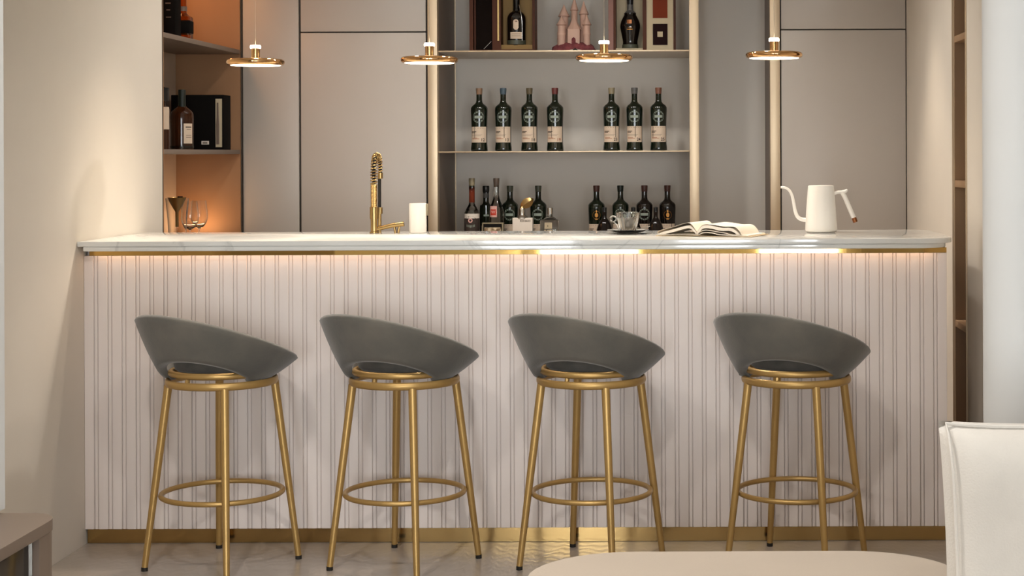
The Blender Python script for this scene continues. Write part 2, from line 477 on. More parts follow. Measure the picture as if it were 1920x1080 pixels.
# ------------------------------------------------------------------ back cabinets
def cab_body(t, x0, x1):
    MB().box(x0, x1, 0.021, 0.62, 0.0, 2.68).build('body', M['seam'], t)
SPL = 1.9186
t = thing('tall_cabinet', 'narrow taupe tall cabinet door beside the walnut shelf recess', 'cabinet', (-1.95, YF, 0))
cab_body(t, -0.135, 0.138)
MB().box(-0.130, 0.131, 0, 0.02, 0.05, 2.66, 0.002).build('door', M['door'], t)
MB().box(-0.139, -0.133, -0.002, 0.02, 0.0, 2.68).build('edge_trim', M['seam'], t)
t = thing('tall_cabinet', 'wide two door taupe tall cabinet behind the brass faucet', 'cabinet', (-1.515, YF, 0))
cab_body(t, -0.296, 0.298)
MB().box(-0.294, 0.291, 0, 0.02, 0.05, SPL-0.003, 0.002).build('door', M['door'], t)
MB().box(-0.294, 0.291, 0, 0.02, SPL+0.003, 2.66, 0.002).build('door', M['door'], t)
t = thing('tall_cabinet', 'two door taupe tall cabinet behind the white kettle', 'cabinet', (0.728, YF, 0))
cab_body(t, -0.294, 0.294)
MB().box(-0.291, 0.291, 0, 0.02, 0.05, SPL+0.001, 0.002).build('door', M['door'], t)
MB().box(-0.291, 0.291, 0, 0.02, SPL+0.007, 2.66, 0.002).build('door', M['door'], t)

# display cabinet with bottle shelves
DX = -0.58
t = thing('display_cabinet', 'open display cabinet with metal posts and two thin shelves of bottles', 'cabinet', (DX, YF, 0))
MB().box(-1.1695-DX, 0.0075-DX, 0.58, 0.60, 0.9, 2.68).build('back_panel', M['niche'], t)
MB().box(-1.2145-DX, -1.1695-DX, -0.01, 0.045, 0, 2.68, 0.001).build('post', M['post'], t)
MB().box(0.0075-DX, 0.052-DX, -0.01, 0.045, 0, 2.68, 0.001).build('post', M['post'], t)
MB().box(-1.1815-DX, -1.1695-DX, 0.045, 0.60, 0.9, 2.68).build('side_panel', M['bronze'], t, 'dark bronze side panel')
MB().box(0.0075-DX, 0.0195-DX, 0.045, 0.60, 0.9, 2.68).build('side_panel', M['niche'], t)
MB().box(-1.1695-DX, -1.1650-DX, 0.574, 0.58, 0.9, 2.68).build('corner_trim', M['post'], t, 'thin gold corner trim')
for z in (1.36, 1.832):
    sh = MB().box(-1.169-DX, 0.007-DX, 0.03, 0.579, z-0.007, z).build('shelf', M['niche'], t)
    MB().box(-1.169-DX, 0.007-DX, 0.022, 0.03, z-0.007, z, 0.001).build('front_edge', M['post'], sh, 'pale metal front edge')
MB().box(-1.169-DX, 0.007-DX, 0.0, 0.579, 0.86, 0.89, 0.001).build('worktop', M['niche'], t)
MB().box(-1.169-DX, 0.007-DX, 0.01, 0.579, 0.0, 0.86).build('base', M['door'], t)

# plain open niche to its right
NX = 0.22
t = thing('open_niche', 'empty tall grey open niche between two champagne metal posts', 'niche', (NX, YF, 0))
MB().box(0.0525-NX, 0.384-NX, 0.50, 0.52, 0.0, 2.68).build('back_panel', M['niche'], t)
MB().box(0.3845-NX, 0.431-NX, -0.01, 0.045, 0, 2.68, 0.001).build('post', M['post'], t)
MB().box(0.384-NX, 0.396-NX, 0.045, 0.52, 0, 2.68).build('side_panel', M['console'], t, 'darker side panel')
MB().box(0.022-NX, 0.0525-NX, 0.046, 0.52, 0, 2.68).build('side_panel', M['niche'], t)

# ------------------------------------------------------------------ the bar
BX = -0.5975
YS = 5.715            # face of the slats
bar = thing('bar_counter', 'long bar counter clad in pinkish white vertical slats with brass kickplate', 'bar counter', (BX, 5.98, 0))
bx = lambda v: v - BX
by = lambda v: v - 5.98
MB().box(bx(-2.085), bx(0.895), by(YS+0.024), by(6.25), 0.0, 1.016).build('body', M['groove'], bar)
MB().box(bx(-2.088), bx(0.893), by(YS+0.007), by(YS+0.0235), 0.052, 0.998).build('backing_panel', M['groove'], bar)
# slats, their pitch shrinking very slightly towards the right
s_at = lambda px: (px-VX)*YS/FPX
pos = [156.6]; pit = 26.2
while pos[-1]+pit < 1776:
    pos.append(pos[-1]+pit); pit -= 0.8/62
base_me = None
for p in pos:
    x0 = s_at(p); x1 = min(s_at(p+17.6), 0.893)
    if base_me is None:
        o = MB().box(0, x1-x0, 0, 0.0069, 0, 0.945, 0.0012, 1).build('slat', M['slat'], bar)
        base_me = o.data
    else:
        o = bpy.data.objects.new('slat', base_me); COL.objects.link(o); o.parent = bar
    o.location = (bx(x0), by(YS), 0.0525)
    if x1 + 0.016 < 0.893:
        if len(pos) and p == pos[0]:
            o = MB().box(0, 0.0094, 0, 0.0042, 0, 0.945, 0.0006, 1).build('narrow_slat', M['slat'], bar); nar_me = o.data
        else:
            o = bpy.data.objects.new('narrow_slat', nar_me); COL.objects.link(o); o.parent = bar
        o.location = (bx(s_at(p+17.6)+0.0028), by(YS+0.0028), 0.0525)
# fill the end after the last slat, brass bands
MB().box(bx(-2.087), bx(0.888), by(YS+0.018), by(YS+0.0239), 0.001, 0.0515).build('kickplate', M['brass_kick'], bar, 'brass kickplate')
MB().box(bx(-2.072), bx(0.893), by(YS+0.004), by(YS+0.0239), 0.998, 1.0160).build('brass_band', M['brass_mirror'], bar, 'mirror polished brass band under the marble top')
light('bar_strip_light', 'AREA', (BX, 5.694, 1.0158), 0.9, (1.0, 0.62, 0.36), (0, 0, 0), shape='RECTANGLE', size=2.9, size_y=0.008)

def slab_poly(x0, x1, y0, y1, r0, r1, n=8):
    P = [(x0, y0)]
    for (cx, cy, a0, r) in ((x1-r0, y0+r0, -pi/2, r0), (x1-r1, y1-r1, 0, r1)):
        for k in range(n+1):
            a = a0+(pi/2)*k/n
            P.append((cx+r*cos(a), cy+r*sin(a)))
    P.append((x0, y1))
    return P
top = thing('marble_countertop', 'long white marble slab with grey veins and rounded right end on the bar', 'countertop', (BX, 5.98, 1.0165))
MB().prism([(bx(x), by(y)) for x, y in slab_poly(-2.088, 0.915, 5.65, 6.33, 0.11, 0.08)], 0.0165, 0.0335, 0.002).build('upper_slab', M['marble'], top)
MB().prism([(bx(x), by(y)) for x, y in slab_poly(-2.07, 0.895, 5.656, 6.31, 0.11, 0.08)], 0.0, 0.0162, 0.003).build('lower_edge', M['marble'], top)
TOP = 1.0505

# ------------------------------------------------------------------ bar stools
def make_stool(label):
    st = thing('bar_stool', label, 'bar stool', group='grey velvet bar stools')
    for k in range(4):
        a = pi/2*k
        p0 = Vector((0.168*cos(a), 0.168*sin(a), 0.598)); p1 = Vector((0.243*cos(a), 0.243*sin(a), 0.012))
        lg = MB().tube([p0, p0.lerp(p1, 0.5), p1], [0.0135, 0.0125, 0.010], 14).build('leg', M['brass'], st)
        MB().lathe([(0.0, 0.0), (0.0105, 0.0), (0.0105, 0.012), (0.0, 0.012)], 14, (0.2435*cos(a), 0.2435*sin(a), 0.0)).build('foot_cap', M['rubber'], lg)
    MB().torus(0.193, 0.0085, (0, 0, 0.238), 64, 10).build('footrest_ring', M['brass'], st)
    MB().torus(0.173, 0.007, (0, 0, 0.6060), 64, 12, rz=0.0125).build('lower_ring', M['brass'], st)
    MB().torus(0.159, 0.0110, (0, 0, 0.6370), 64, 12).build('swivel_ring', M['brass'], st)
    for k in range(4):
        a = pi/4+pi/2*k
        MB().tube([(0.16*cos(a), 0.16*sin(a), 0.606), (0.155*cos(a), 0.155*sin(a), 0.634)], 0.008, 8).build('spacer', M['brass'], st)
    # cushion
    MB().lathe([(0, 0.640), (0.135, 0.641), (0.148, 0.650), (0.152, 0.668), (0.146, 0.686), (0.12, 0.698), (0.06, 0.703), (0, 0.704)], 40).build('seat', M['velvet_dark'], st, 'darker grey seat cushion')
    # wrapping shell
    BA = radians(216.9)
    N = 96
    rings = []; lower = []
    for i in range(N):
        psi = 2*pi*i/N
        c = cos(psi)
        pr = (psi+pi) % (2*pi) - pi
        ht = 0.738 + 0.0905*c
        rt = 0.257 + 0.004*c
        zb, rb = 0.615, 0.172
        A = radians(69)
        pr = (psi-radians(19)+pi) % (2*pi) - pi
        lift = 0.080*(cos(pr/A*pi/2)**0.8) if abs(pr) < A else 0.0
        def outer(s):
            z = zb+(ht-zb)*s
            r = rb+(rt-rb)*(s**0.84)
            return r, z
        s0 = lift/(ht-zb)
        th = 0.034
        ring = []
        for k in range(9):
            s = s0+(1-s0)*k/8
            r, z = outer(s); ring.append((r+0.002*sin(pi*k/8), z))
        for k in range(1, 6):       # rounded rim
            a = pi*k/6
            ring.append((rt-th/2+th/2*cos(a), ht+0.011*sin(a)))
        for k in range(9):
            s = 1-(1-s0)*k/8
            r, z = outer(s); ring.append((r-th, z-(0.004 if k else 0)))
        r, z = outer(s0)
        ring.append((r-th*0.5, z-0.008))
        ang = BA+psi
        rings.append([(r_*cos(ang), r_*sin(ang), z_) for r_, z_ in ring])
        lower.append(((r+0.001)*cos(ang), (r+0.001)*sin(ang), z+0.010 if lift > 0 else z+0.004))
    MB().loops(rings, closed_v=True).build('backrest', M['velvet'], st, angle=80).location = (-0.0114, 0.0038, 0)
    m = MB()
    P = [Vector(p) for p in lower]
    rr = []
    for i in range(N):
        t = (P[(i+1) % N]-P[i-1]).normalized(); n_ = t.cross(Vector((0, 0, 1))).normalized(); b_ = t.cross(n_)
        rr.append([tuple(P[i]+(n_*cos(2*pi*k/6)+b_*sin(2*pi*k/6))*0.0035) for k in range(6)])
    m.loops(rr, closed_v=True).build('piping', M['velvet'], st).location = (-0.0114, 0.0038, 0)
    return st
def copy_tree(o, parent=None):
    c = o.copy(); COL.objects.link(c)
    if parent: c.parent = parent
    for ch in [q for q in o.children]: copy_tree(ch, c)
    return c
SL = [(-1.532, 5.425, 'grey velvet bar stool with brass legs, leftmost of four, nearest the left wall'),
      (-0.933, 5.425, 'grey velvet bar stool with brass legs, second from the left, below the white canister'),
      (-0.320, 5.425, 'grey velvet bar stool with brass legs, third from the left, below the lower bottles'),
      (0.352, 5.425, 'grey velvet bar stool with brass legs, rightmost of four, below the open book')]
proto = make_stool(SL[0][2])
for i, (x, y, lb) in enumerate(SL):
    o = proto if i == 0 else copy_tree(proto)
    o['label'] = lb
    o.location = (x, y, 0); o.rotation_euler = (0, 0, radians((18.5, 18.2, 19.0, 18.5)[i]))

# ------------------------------------------------------------------ pendants
PD = [(-1.568, 1.671, 'leftmost of four gold disc pendant lamps, beside the shelf recess'),
      (-0.937, 1.677, 'gold disc pendant lamp, second from the left, by the left metal post'),
      (-0.303, 1.683, 'gold disc pendant lamp, third from the left, before the top bottle shelf'),
      (0.3137, 1.690, 'rightmost of four gold disc pendant lamps, before the right metal post')]
def make_pendant():
    t = thing('pendant_lamp', 'x', 'pendant lamp', group='gold disc pendant lamps')
    MB().torus(0.0925, 0.0112, (0, 0, 0.010), 64, 12).lathe([(0, 0.008), (0.09, 0.008), (0.09, 0.014), (0.0, 0.016)], 48).build('shade_disc', M['gold_lamp'], t)
    MB().lathe([(0, 0.0055), (0.086, 0.0055), (0.091, 0.002), (0.089, -0.0015), (0, -0.0015)], 48).build('diffuser', M['glow'], t, 'glowing white underside')
    MB().lathe([(0, 0.014), (0.0155, 0.014), (0.0155, 0.060), (0, 0.060)], 28).build('stem', M['gold_lamp'], t)
    MB().lathe([(0, 0.060), (0.0180, 0.060), (0.0190, 0.063), (0.0190, 0.069), (0.017, 0.072), (0, 0.072)], 28).build('light_cap', M['glow_cap'], t, 'glowing white cap')
    MB().tube([(0, 0, 0.072), (0, 0, ROOM_H-1.690)], 0.0011, 6).build('cord', M['cord'], t)
    return t
pp = make_pendant()
for i, (x, z, lb) in enumerate(PD):
    o = pp if i == 0 else copy_tree(pp)
    o['label'] = lb; o.location = (x, 6.0, z)
    light('pendant_light', 'SPOT', (x, 6.0, z-0.012), 5.0, WARM2, spot_size=radians(150), spot_blend=0.6, shadow_soft_size=0.06)

# ------------------------------------------------------------------ bottles
def smooth_prof(pr, k=5):
    return [(max(p.x, 0), p.y) for p in smooth_path([(a, b, 0) for a, b in pr], k)]
CLUB = [(0, 0), (0.0395, 0), (0.0405, 0.004), (0.0400, 0.016), (0.0380, 0.036), (0.0375, 0.05), (0.0375, 0.118), (0.0385, 0.15),
        (0.0402, 0.195), (0.0395, 0.208), (0.034, 0.2165), (0.022, 0.226), (0.0155, 0.234), (0.0137, 0.245), (0.0137, 0.277), (0, 0.277)]
def club_bottle(label, cap, number, loc, group, bar_u=-0.012, glass='green_glass', emblem='ring', numcol='ink'):
    t = thing('bottle', label, 'bottle', loc, group=group)
    MB().lathe(CLUB, 36).build('glass_body', M[glass], t)
    MB().lathe([(0, 0.272), (0.0140, 0.272), (0.0145, 0.276), (0.0160, 0.298), (0.0150, 0.302), (0, 0.302)], 24).build('cap', M[cap], t)
    if emblem == 'ring':
        segs = []
        for q in (0, 1):
            pass
        fig = join(ringfig(0.0262, 0.0275), ringfig(0.0215, 0.0223), grid([(-0.019, 0.019, -0.0065, 0.0065)]))
        wrap(*fig, 0.0398, 0, 0.163, 'emblem', M['etch'], t, label='pale printed ring emblem with a bar across')
        v, f = [], []
        for k in range(14):       # small marks between the rings
            a = 2*pi*k/14+0.1
            if abs(sin(a)) < 0.35: continue
            vv, ff = grid([(-0.0016, 0.0016, -0.0022, 0.0022)], 1)
            v2 = [(0.0245*cos(a)+x*sin(a)+y*cos(a), 0.0245*sin(a)-x*cos(a)+y*sin(a)) for x, y in vv]
            b = len(v); v += v2; f += [tuple(i+b for i in q) for q in ff]
        wrap(v, f, 0.0398, 0, 0.163, 'emblem_letters', M['etch'], t)['kind'] = 'stuff'
    elif emblem == 'gold':
        fig = join(ringfig(0.0185, 0.0196), discfig(0.0075, sy=1.5), discfig(0.003, cz=0.018, sy=2.0), grid([(-0.006, 0.006, -0.0225, -0.0165)], 3))
        wrap(*fig, 0.0398, 0.002, 0.160, 'emblem', M['etch_gold'], t, label='gold printed still-shaped emblem')
    wrap(*grid([(-0.0445, 0.0430, 0, 0.0755)], 16), 0.0378, 0, 0.0415, 'label_sheet', M['label'], t, 0.0006)
    wrap(*grid([(-0.038, -0.010, 0.050, 0.0535), (-0.038, -0.016, 0.0445, 0.048)], 4), 0.0378, 0, 0.0415, 'label_print', M['ink'], t, 0.0009)
    wrap(*grid([(-0.038, 0.018, 0.036, 0.0375), (-0.038, 0.012, 0.031, 0.0325), (-0.038, 0.034, 0.068, 0.0695)], 6), 0.0378, 0, 0.0415, 'label_print', M['ink_grey'], t, 0.0009)
    wrap(*grid([(-0.034, 0.004, 0.016, 0.0185), (-0.034, -0.006, 0.0205, 0.0225)], 4), 0.0378, 0, 0.0415, 'label_print', M['ink_red'], t, 0.0009)
    wrap(*grid([(bar_u, bar_u+0.0028, 0.022, 0.0755)], 1), 0.0378, 0, 0.0415, 'label_bar', M['ink'], t, 0.0010)
    if number:
        wrap(*textfig(number, 0.021, 0.0004), 0.0378, 0.021, 0.0535, 'label_number', M[numcol], t, 0.0012)
    return t
SH2 = 1.3602
S2 = 390.0
def bx_at(px, y):        # a photograph column at depth y, in metres
    return (px-VX)*y/FPX
MID = [(899, 'cap_tan', '12', 'tan capped', -0.020), (944, 'cap_blue', '13', 'blue-grey capped', 0.006), (993, 'cap_olive', '18', 'olive capped', 0.022),
       (1041, 'cap_red', '19', 'dark red capped', -0.016), (1147, 'cap_sand', '23', 'pale gold capped', 0.020),
       (1190, 'cap_grey', '24', 'grey capped', 0.003), (1235, 'cap_copper', '25', 'copper capped', -0.030)]
WH = ['leftmost on the middle shelf', 'second on the middle shelf', 'third on the middle shelf', 'left of the gap, middle shelf',
      'right of the gap, middle shelf', 'second from right, middle shelf', 'rightmost on the middle shelf']
for (px, cap, num, wd, bu), wh in zip(MID, WH):
    club_bottle('%s dark green bottle numbered %s, %s' % (wd, num, wh), cap, num, (bx_at(px, 7.93), 7.93, SH2), 'dark green bottles on the middle shelf', bu,
                numcol='ink_red' if num == '19' else 'ink')
WT = 0.8905
LOW = [(956, 'cap_moss', 'grey-green capped dark bottle behind the gold-leaf decanter, on its left', 'ring', 'green_glass', 8.02),
       (1009, 'cap_moss', 'grey-green capped dark bottle directly right of the gold-leaf decanter', 'ring', 'green_glass', 8.02),
       (1118, 'cap_brown', 'brown capped dark bottle with gold emblem, left of the glass cup', 'gold', 'green_glass', 8.0),
       (1163, 'cap_green', 'dark green capped bottle rising behind the glass cup', 'ring', 'green_glass', 8.0),
       (1208, 'cap_brown', 'brown capped dark bottle with grey ring emblem, right of the glass cup', 'ring', 'black_glass', 8.0),
       (1251, 'cap_brown', 'brown capped dark bottle with gold emblem, rightmost of the lower row', 'gold', 'black_glass', 8.0)]
for px, cap, lb, em, gl, y in LOW:
    club_bottle(lb, cap, None, (bx_at(px, y), y, WT), 'dark bottles on the lower worktop', 0.02, gl, em)

# clear bottle with black skull-style label
y = 7.90
t = thing('bottle', 'clear bottle with red neck and ornate black label, leftmost of the lower row', 'bottle', (bx_at(884.5, y), y, WT), group='mixed bottles on the lower worktop')
k = 0.339/0.339
MB().lathe(smooth_prof([(0, 0), (0.034, 0), (0.0355, 0.006), (0.0355, 0.16), (0.034, 0.178), (0.024, 0.200), (0.0155, 0.215), (0.0135, 0.235), (0.0125, 0.325), (0, 0.325)], 3), 32).build('glass_body', M['glass'], t)
MB().lathe([(0, 0.298), (0.0130, 0.298), (0.0150, 0.336), (0.0145, 0.341), (0, 0.341)], 20).build('cap', M['cap_sand'], t)
MB().lathe([(0.0134, 0.225), (0.0140, 0.226), (0.0136, 0.298), (0.0130, 0.298)], 20).build('neck_sleeve', M['rust'], t, 'dark red neck sleeve')
wrap(*grid([(-0.052, 0.052, 0.150, 0.172)], 16), 0.0357, 0, 0, 'label_sheet', M['label_white'], t, 0.0006)
wrap(*grid([(-0.052, 0.052, 0.0, 0.150)], 16), 0.0357, 0, 0, 'label_sheet', M['ink'], t, 0.0006, label='ornate black label')
wrap(*join(discfig(0.030, cz=0.138, sy=0.75)), 0.0357, -0.003, 0, 'label_arch', M['ink'], t, 0.0010)
wrap(*ringfig(0.0055, 0.0105, cz=0.140), 0.0357, -0.003, 0, 'label_seal', M['pink'], t, 0.0016)
wrap(*grid([(-0.021+0.0062*k, -0.021+0.0062*k+0.0026+0.001*(k % 2), 0.106+0.0012*abs(k-3), 0.1175+0.0012*abs(k-3)) for k in range(7)], 1), 0.0357, -0.001, 0, 'label_marks', M['etch'], t, 0.0014)['kind'] = 'stuff'
wrap(*join(ringfig(0.006, 0.0085, cz=0.084, sy=0.7), grid([(-0.024, -0.018, 0.076, 0.084), (0.018, 0.024, 0.076, 0.084)], 2), ringfig(0.010, 0.0125, cz=0.050), discfig(0.006, cz=0.034, sy=0.5)),
     0.0357, -0.002, 0, 'label_ornament', M['etch'], t, 0.0014)
# dark slim bottle
y = 8.03
t = thing('bottle', 'slim black-green bottle with black cap and silver neck band, second of the lower row', 'bottle', (bx_at(911, y), y, WT), group='mixed bottles on the lower worktop')
MB().lathe(smooth_prof([(0, 0), (0.029, 0), (0.030, 0.006), (0.030, 0.19), (0.026, 0.205), (0.016, 0.218), (0.0140, 0.235), (0.0135, 0.29), (0, 0.29)], 3), 32).build('glass_body', M['green_glass'], t)
MB().lathe([(0, 0.268), (0.0150, 0.268), (0.0150, 0.272), (0.0165, 0.276), (0.0165, 0.298), (0.0150, 0.302), (0, 0.302)], 20).build('cap', M['black_cap'], t)
MB().lathe([(0.0142, 0.244), (0.0150, 0.244), (0.0146, 0.266), (0.0138, 0.266)], 20).build('neck_band', M['cap_grey'], t, 'silver neck band')
wrap(*grid([(-0.012, 0.014, 0.155, 0.163)], 4), 0.0302, 0.004, 0, 'label_print', M['etch'], t)
wrap(*grid([(-0.020, 0.020, 0.070, 0.11)], 8), 0.0302, 0.0, 0, 'label_sheet', M['label'], t)
# tall clear bottle with red label
y = 7.93
t = thing('bottle', 'tall clear bottle with long neck and small red square label', 'bottle', (bx_at(930.5, y), y, WT), group='mixed bottles on the lower worktop')
MB().lathe(smooth_prof([(0, 0), (0.034, 0), (0.0350, 0.006), (0.0350, 0.175), (0.033, 0.195), (0.023, 0.222), (0.0145, 0.245), (0.0125, 0.27), (0.0120, 0.332), (0, 0.332)], 3), 32).build('glass_body', M['glass'], t)
MB().lathe([(0, 0.298), (0.0125, 0.298), (0.0150, 0.334), (0.0150, 0.340), (0, 0.340)], 20).build('cap', M['bronze'], t)
wrap(*grid([(-0.031, 0.006, 0.155, 0.208)], 8), 0.0352, 0, 0, 'label_sheet', M['pink'], t, 0.0006)
wrap(*grid([(-0.027, 0.002, 0.164, 0.192)], 6), 0.0352, 0, 0, 'label_square', M['red'], t, 0.0012)
wrap(*textfig('W', 0.020, 0.0004), 0.0352, -0.012, 0.178, 'label_letter', M['pink'], t, 0.0018)
# little framed box in front
y = 7.82
t = thing('trinket_box', 'small open-front pale framed box with cork pieces before the red-label bottle', 'box', (bx_at(921, y), y, WT))
for q in ((-0.045, 0.055, 0.125, 0.131), (-0.045, -0.040, 0.0, 0.125), (0.049, 0.055, 0.0, 0.125), (-0.04, 0.049, 0.0, 0.005)):
    MB().box(q[0], q[1], 0, 0.05, q[2], q[3], 0.0008).build('frame_rail', M['cap_sand'], t)
MB().box(-0.04, 0.049, 0.045, 0.05, 0.005, 0.125).build('back_panel', M['console_in'], t)
MB().box(-0.035, 0.044, 0.006, 0.044, 0.006, 0.108, 0.002).build('cork_filling', mat('cork_pieces', (206, 190, 160), 0.9, rgb2=(120, 96, 70), scale=90, bump=0.8, bscale=120), t, 'speckled cork filling')
# white decanter with gold leaf stopper
y = 7.84
t = thing('decanter', 'squat white rectangular decanter with gold leaf-shaped stopper', 'decanter', (bx_at(980, y), y, WT), group='mixed bottles on the lower worktop')
MB().box(-0.048, 0.048, -0.025, 0.025, 0, 0.154, 0.006).build('body', M['label_white'], t)
MB().lathe([(0, 0.150), (0.030, 0.150), (0.024, 0.160), (0.0155, 0.166), (0.0150, 0.196), (0.012, 0.200), (0, 0.2)], 24, (-0.004, 0, 0)).build('neck', M['steel'], t, 'silver neck collar')
leafs = []
for i in range(9):
    s = i/8
    wd = 0.023*sin(pi*min(s*0.95+0.03, 1))**0.8+0.0008
    cx = -0.010+0.060*s; cz = 0.203+0.040*s
    nx, nz = -0.55, 0.83
    leafs.append([(cx+nx*wd, -0.002, cz+nz*wd), (cx, -0.010, cz), (cx-nx*wd, -0.002, cz-nz*wd), (cx, 0.006, cz)])
MB().loops(leafs).build('stopper', M['brass_faucet'], t, 'gold leaf-shaped stopper', angle=20)
MB().lathe([(0, 0.198), (0.013, 0.198), (0.009, 0.206), (0, 0.208)], 16, (-0.004, 0, 0)).build('stopper_base', M['brass_faucet'], t)
wrap(*grid([(-0.022+0.0072*k, -0.022+0.0072*k+0.0046, 0, 0.0075) for k in range(7)], 1), None, 0.012, 0.136, 'label_marks', M['ink_grey'], t, 0.0262)['kind'] = 'stuff'
# clear square bottle with paper label
y = 7.83
t = thing('bottle', 'clear square bottle with handwritten paper label and short capped neck', 'bottle', (bx_at(1030, y), y, WT), group='mixed bottles on the lower worktop')
MB().box(-0.044, 0.044, -0.026, 0.026, 0, 0.146, 0.008).build('glass_body', M['glass'], t)
MB().lathe([(0, 0.144), (0.034, 0.145), (0.020, 0.156), (0.0125, 0.160), (0.0120, 0.172), (0, 0.172)], 24, (0.002, 0, 0)).build('neck', M['glass'], t)
MB().lathe([(0, 0.170), (0.0130, 0.170), (0.0135, 0.200), (0, 0.202)], 24, (0.002, 0, 0)).build('cap', M['steel'], t, 'silver cap')
V, F = grid([(-0.020, 0.016, 0.102, 0.132), (-0.022, 0.018, 0.0, 0.098)], 1)
wrap(V, F, None, -0.002, 0, 'label_sheet', M['case_cream'], t, 0.0275)
V = [(-0.018, 0.075), (-0.013, 0.075), (-0.007, 0.099), (-0.011, 0.099), (0.004, 0.093), (0.008, 0.093), (0.011, 0.084), (0.007, 0.084),
     (-0.006, 0.112), (-0.003, 0.112), (-0.003, 0.119), (-0.006, 0.119)]
wrap(V, [(0, 1, 2, 3), (4, 5, 6, 7), (8, 9, 10, 11)], None, -0.002, 0, 'label_strokes', M['ink'], t, 0.0282)
# three conical flasks
for px, lb in ((1133, 'small dark cone decanter with black stopper, left of the glass cup'),
               (1187, 'small dark cone decanter mostly hidden behind the glass cup'),
               (1229, 'small dark cone decanter between the two rightmost lower bottles')):
    y = 7.86
    t = thing('decanter', lb, 'decanter', (bx_at(px, y), y, WT), group='small cone decanters on the lower worktop')
    MB().lathe(smooth_prof([(0, 0), (0.044, 0), (0.046, 0.008), (0.044, 0.06), (0.036, 0.10), (0.024, 0.132), (0.0115, 0.150), (0.0100, 0.165), (0.0100, 0.185), (0, 0.185)], 3), 32).build('glass_body', M['smoke_flask'], t)
    MB().lathe([(0, 0.178), (0.0105, 0.178), (0.0110, 0.2), (0, 0.202)], 20).build('stopper', M['black_cap'], t, 'black stopper')
    MB().lathe([(0.0455, 0.02), (0.0468, 0.022), (0.0455, 0.055), (0.0440, 0.055)], 32).build('label_band', M['ink'], t)

# ------------------------------------------------------------------ things on the top shelf
TS = 1.8322
yf = 7.80
t = thing('display_case', 'open hinged wooden bottle case with ochre lining, left end of the top shelf', 'display case', (bx_at(942, yf), yf, TS))
cx = bx_at(942, yf)
def Lx(px, y=yf): return bx_at(px, y)-cx
H = 0.42
# lid (left leaf, dark inside)
MB().box(Lx(881), Lx(888), 0, 0.07, 0, H).box(Lx(924), Lx(935), 0, 0.07, 0, H).box(Lx(888), Lx(924), 0, 0.07, 0, 0.006).box(Lx(888), Lx(924), 0, 0.07, H-0.01, H).build('lid_frame', M['wood_red'], t)
MB().box(Lx(888), Lx(924), 0.03, 0.07, 0.006, H-0.01).build('lid_lining', M['case_dark'], t, 'dark lid lining')
MB().box(Lx(889), Lx(892), 0.020, 0.029, 0.006, H-0.01).build('inner_strip', M['wood_red'], t)
MB().box(Lx(935), Lx(940), -0.004, 0.12, 0, H).box(Lx(999), Lx(1004), 0, 0.12, 0, H).box(Lx(940), Lx(999), 0, 0.12, 0, 0.008).box(Lx(940), Lx(999), 0, 0.12, H-0.01, H).build('case_frame', M['wood_red'], t)
MB().box(Lx(940), Lx(999), 0.10, 0.12, 0.008, H-0.01).box(Lx(940), Lx(999), 0.012, 0.10, 0.008, 0.03).build('case_lining', M['case_gold'], t, 'ochre satin lining')
MB().box(Lx(934.0), Lx(937.0), -0.010, -0.004, 0.048, H).build('hinge', M['brass_faucet'], t, 'long brass hinge')
MB().tube([(Lx(908), -0.001, 0.010), (Lx(922), -0.003, 0.045)], 0.0014, 6).build('ribbon', M['steel'], t, 'pale ribbon in the lid')
t = thing('bottle', 'dark round-shouldered bottle with two cream labels inside the open wooden case', 'bottle', (bx_at(969.5, 7.855), 7.855, TS+0.0305), group='bottles displayed in open cases')
MB().lathe(smooth_prof([(0, 0), (0.041, 0), (0.0425, 0.005), (0.0435, 0.08), (0.0440, 0.118), (0.0425, 0.135), (0.033, 0.152), (0.019, 0.163), (0.0155, 0.175), (0.0150, 0.27), (0, 0.27)], 4), 36).build('glass_body', M['black_glass'], t)
MB().lathe([(0.0425, 0.002), (0.0434, 0.003), (0.0440, 0.022), (0.0425, 0.023)], 36).build('base_band', M['cap_moss'], t, 'greyish glass foot')
wrap(*join(discfig(0.0125, cz=0.108, sy=1.0), grid([(-0.0125, 0.0125, 0.078, 0.108)], 4), discfig(0.010, cz=0.078, sy=0.8)), 0.0440, 0.001, 0, 'label_oval', M['label'], t, 0.0006, 'cream upright label')
wrap(*ringfig(0.0035, 0.0048, cz=0.112), 0.0440, 0.001, 0, 'label_seal', M['ink_red'], t, 0.0011)
wrap(*grid([(-0.027, 0.032, 0.028, 0.060)], 10), 0.0440, 0, 0, 'label_sheet', M['label'], t, 0.0006)
wrap(*grid([(-0.02, 0.02, 0.050, 0.052), (-0.02, 0.02, 0.043, 0.0445), (-0.02, 0.02, 0.036, 0.0375)], 6), 0.0440, 0.002, 0, 'label_print', M['ink_grey'], t, 0.0011)
MB().tube(smooth_path([(0.014, -0.016, 0.19), (0.025, -0.036, 0.145), (0.030, -0.034, 0.10), (0.030, -0.034, 0.02)]), 0.0016, 6).build('ribbon', M['steel'], t, 'pale hanging ribbon')

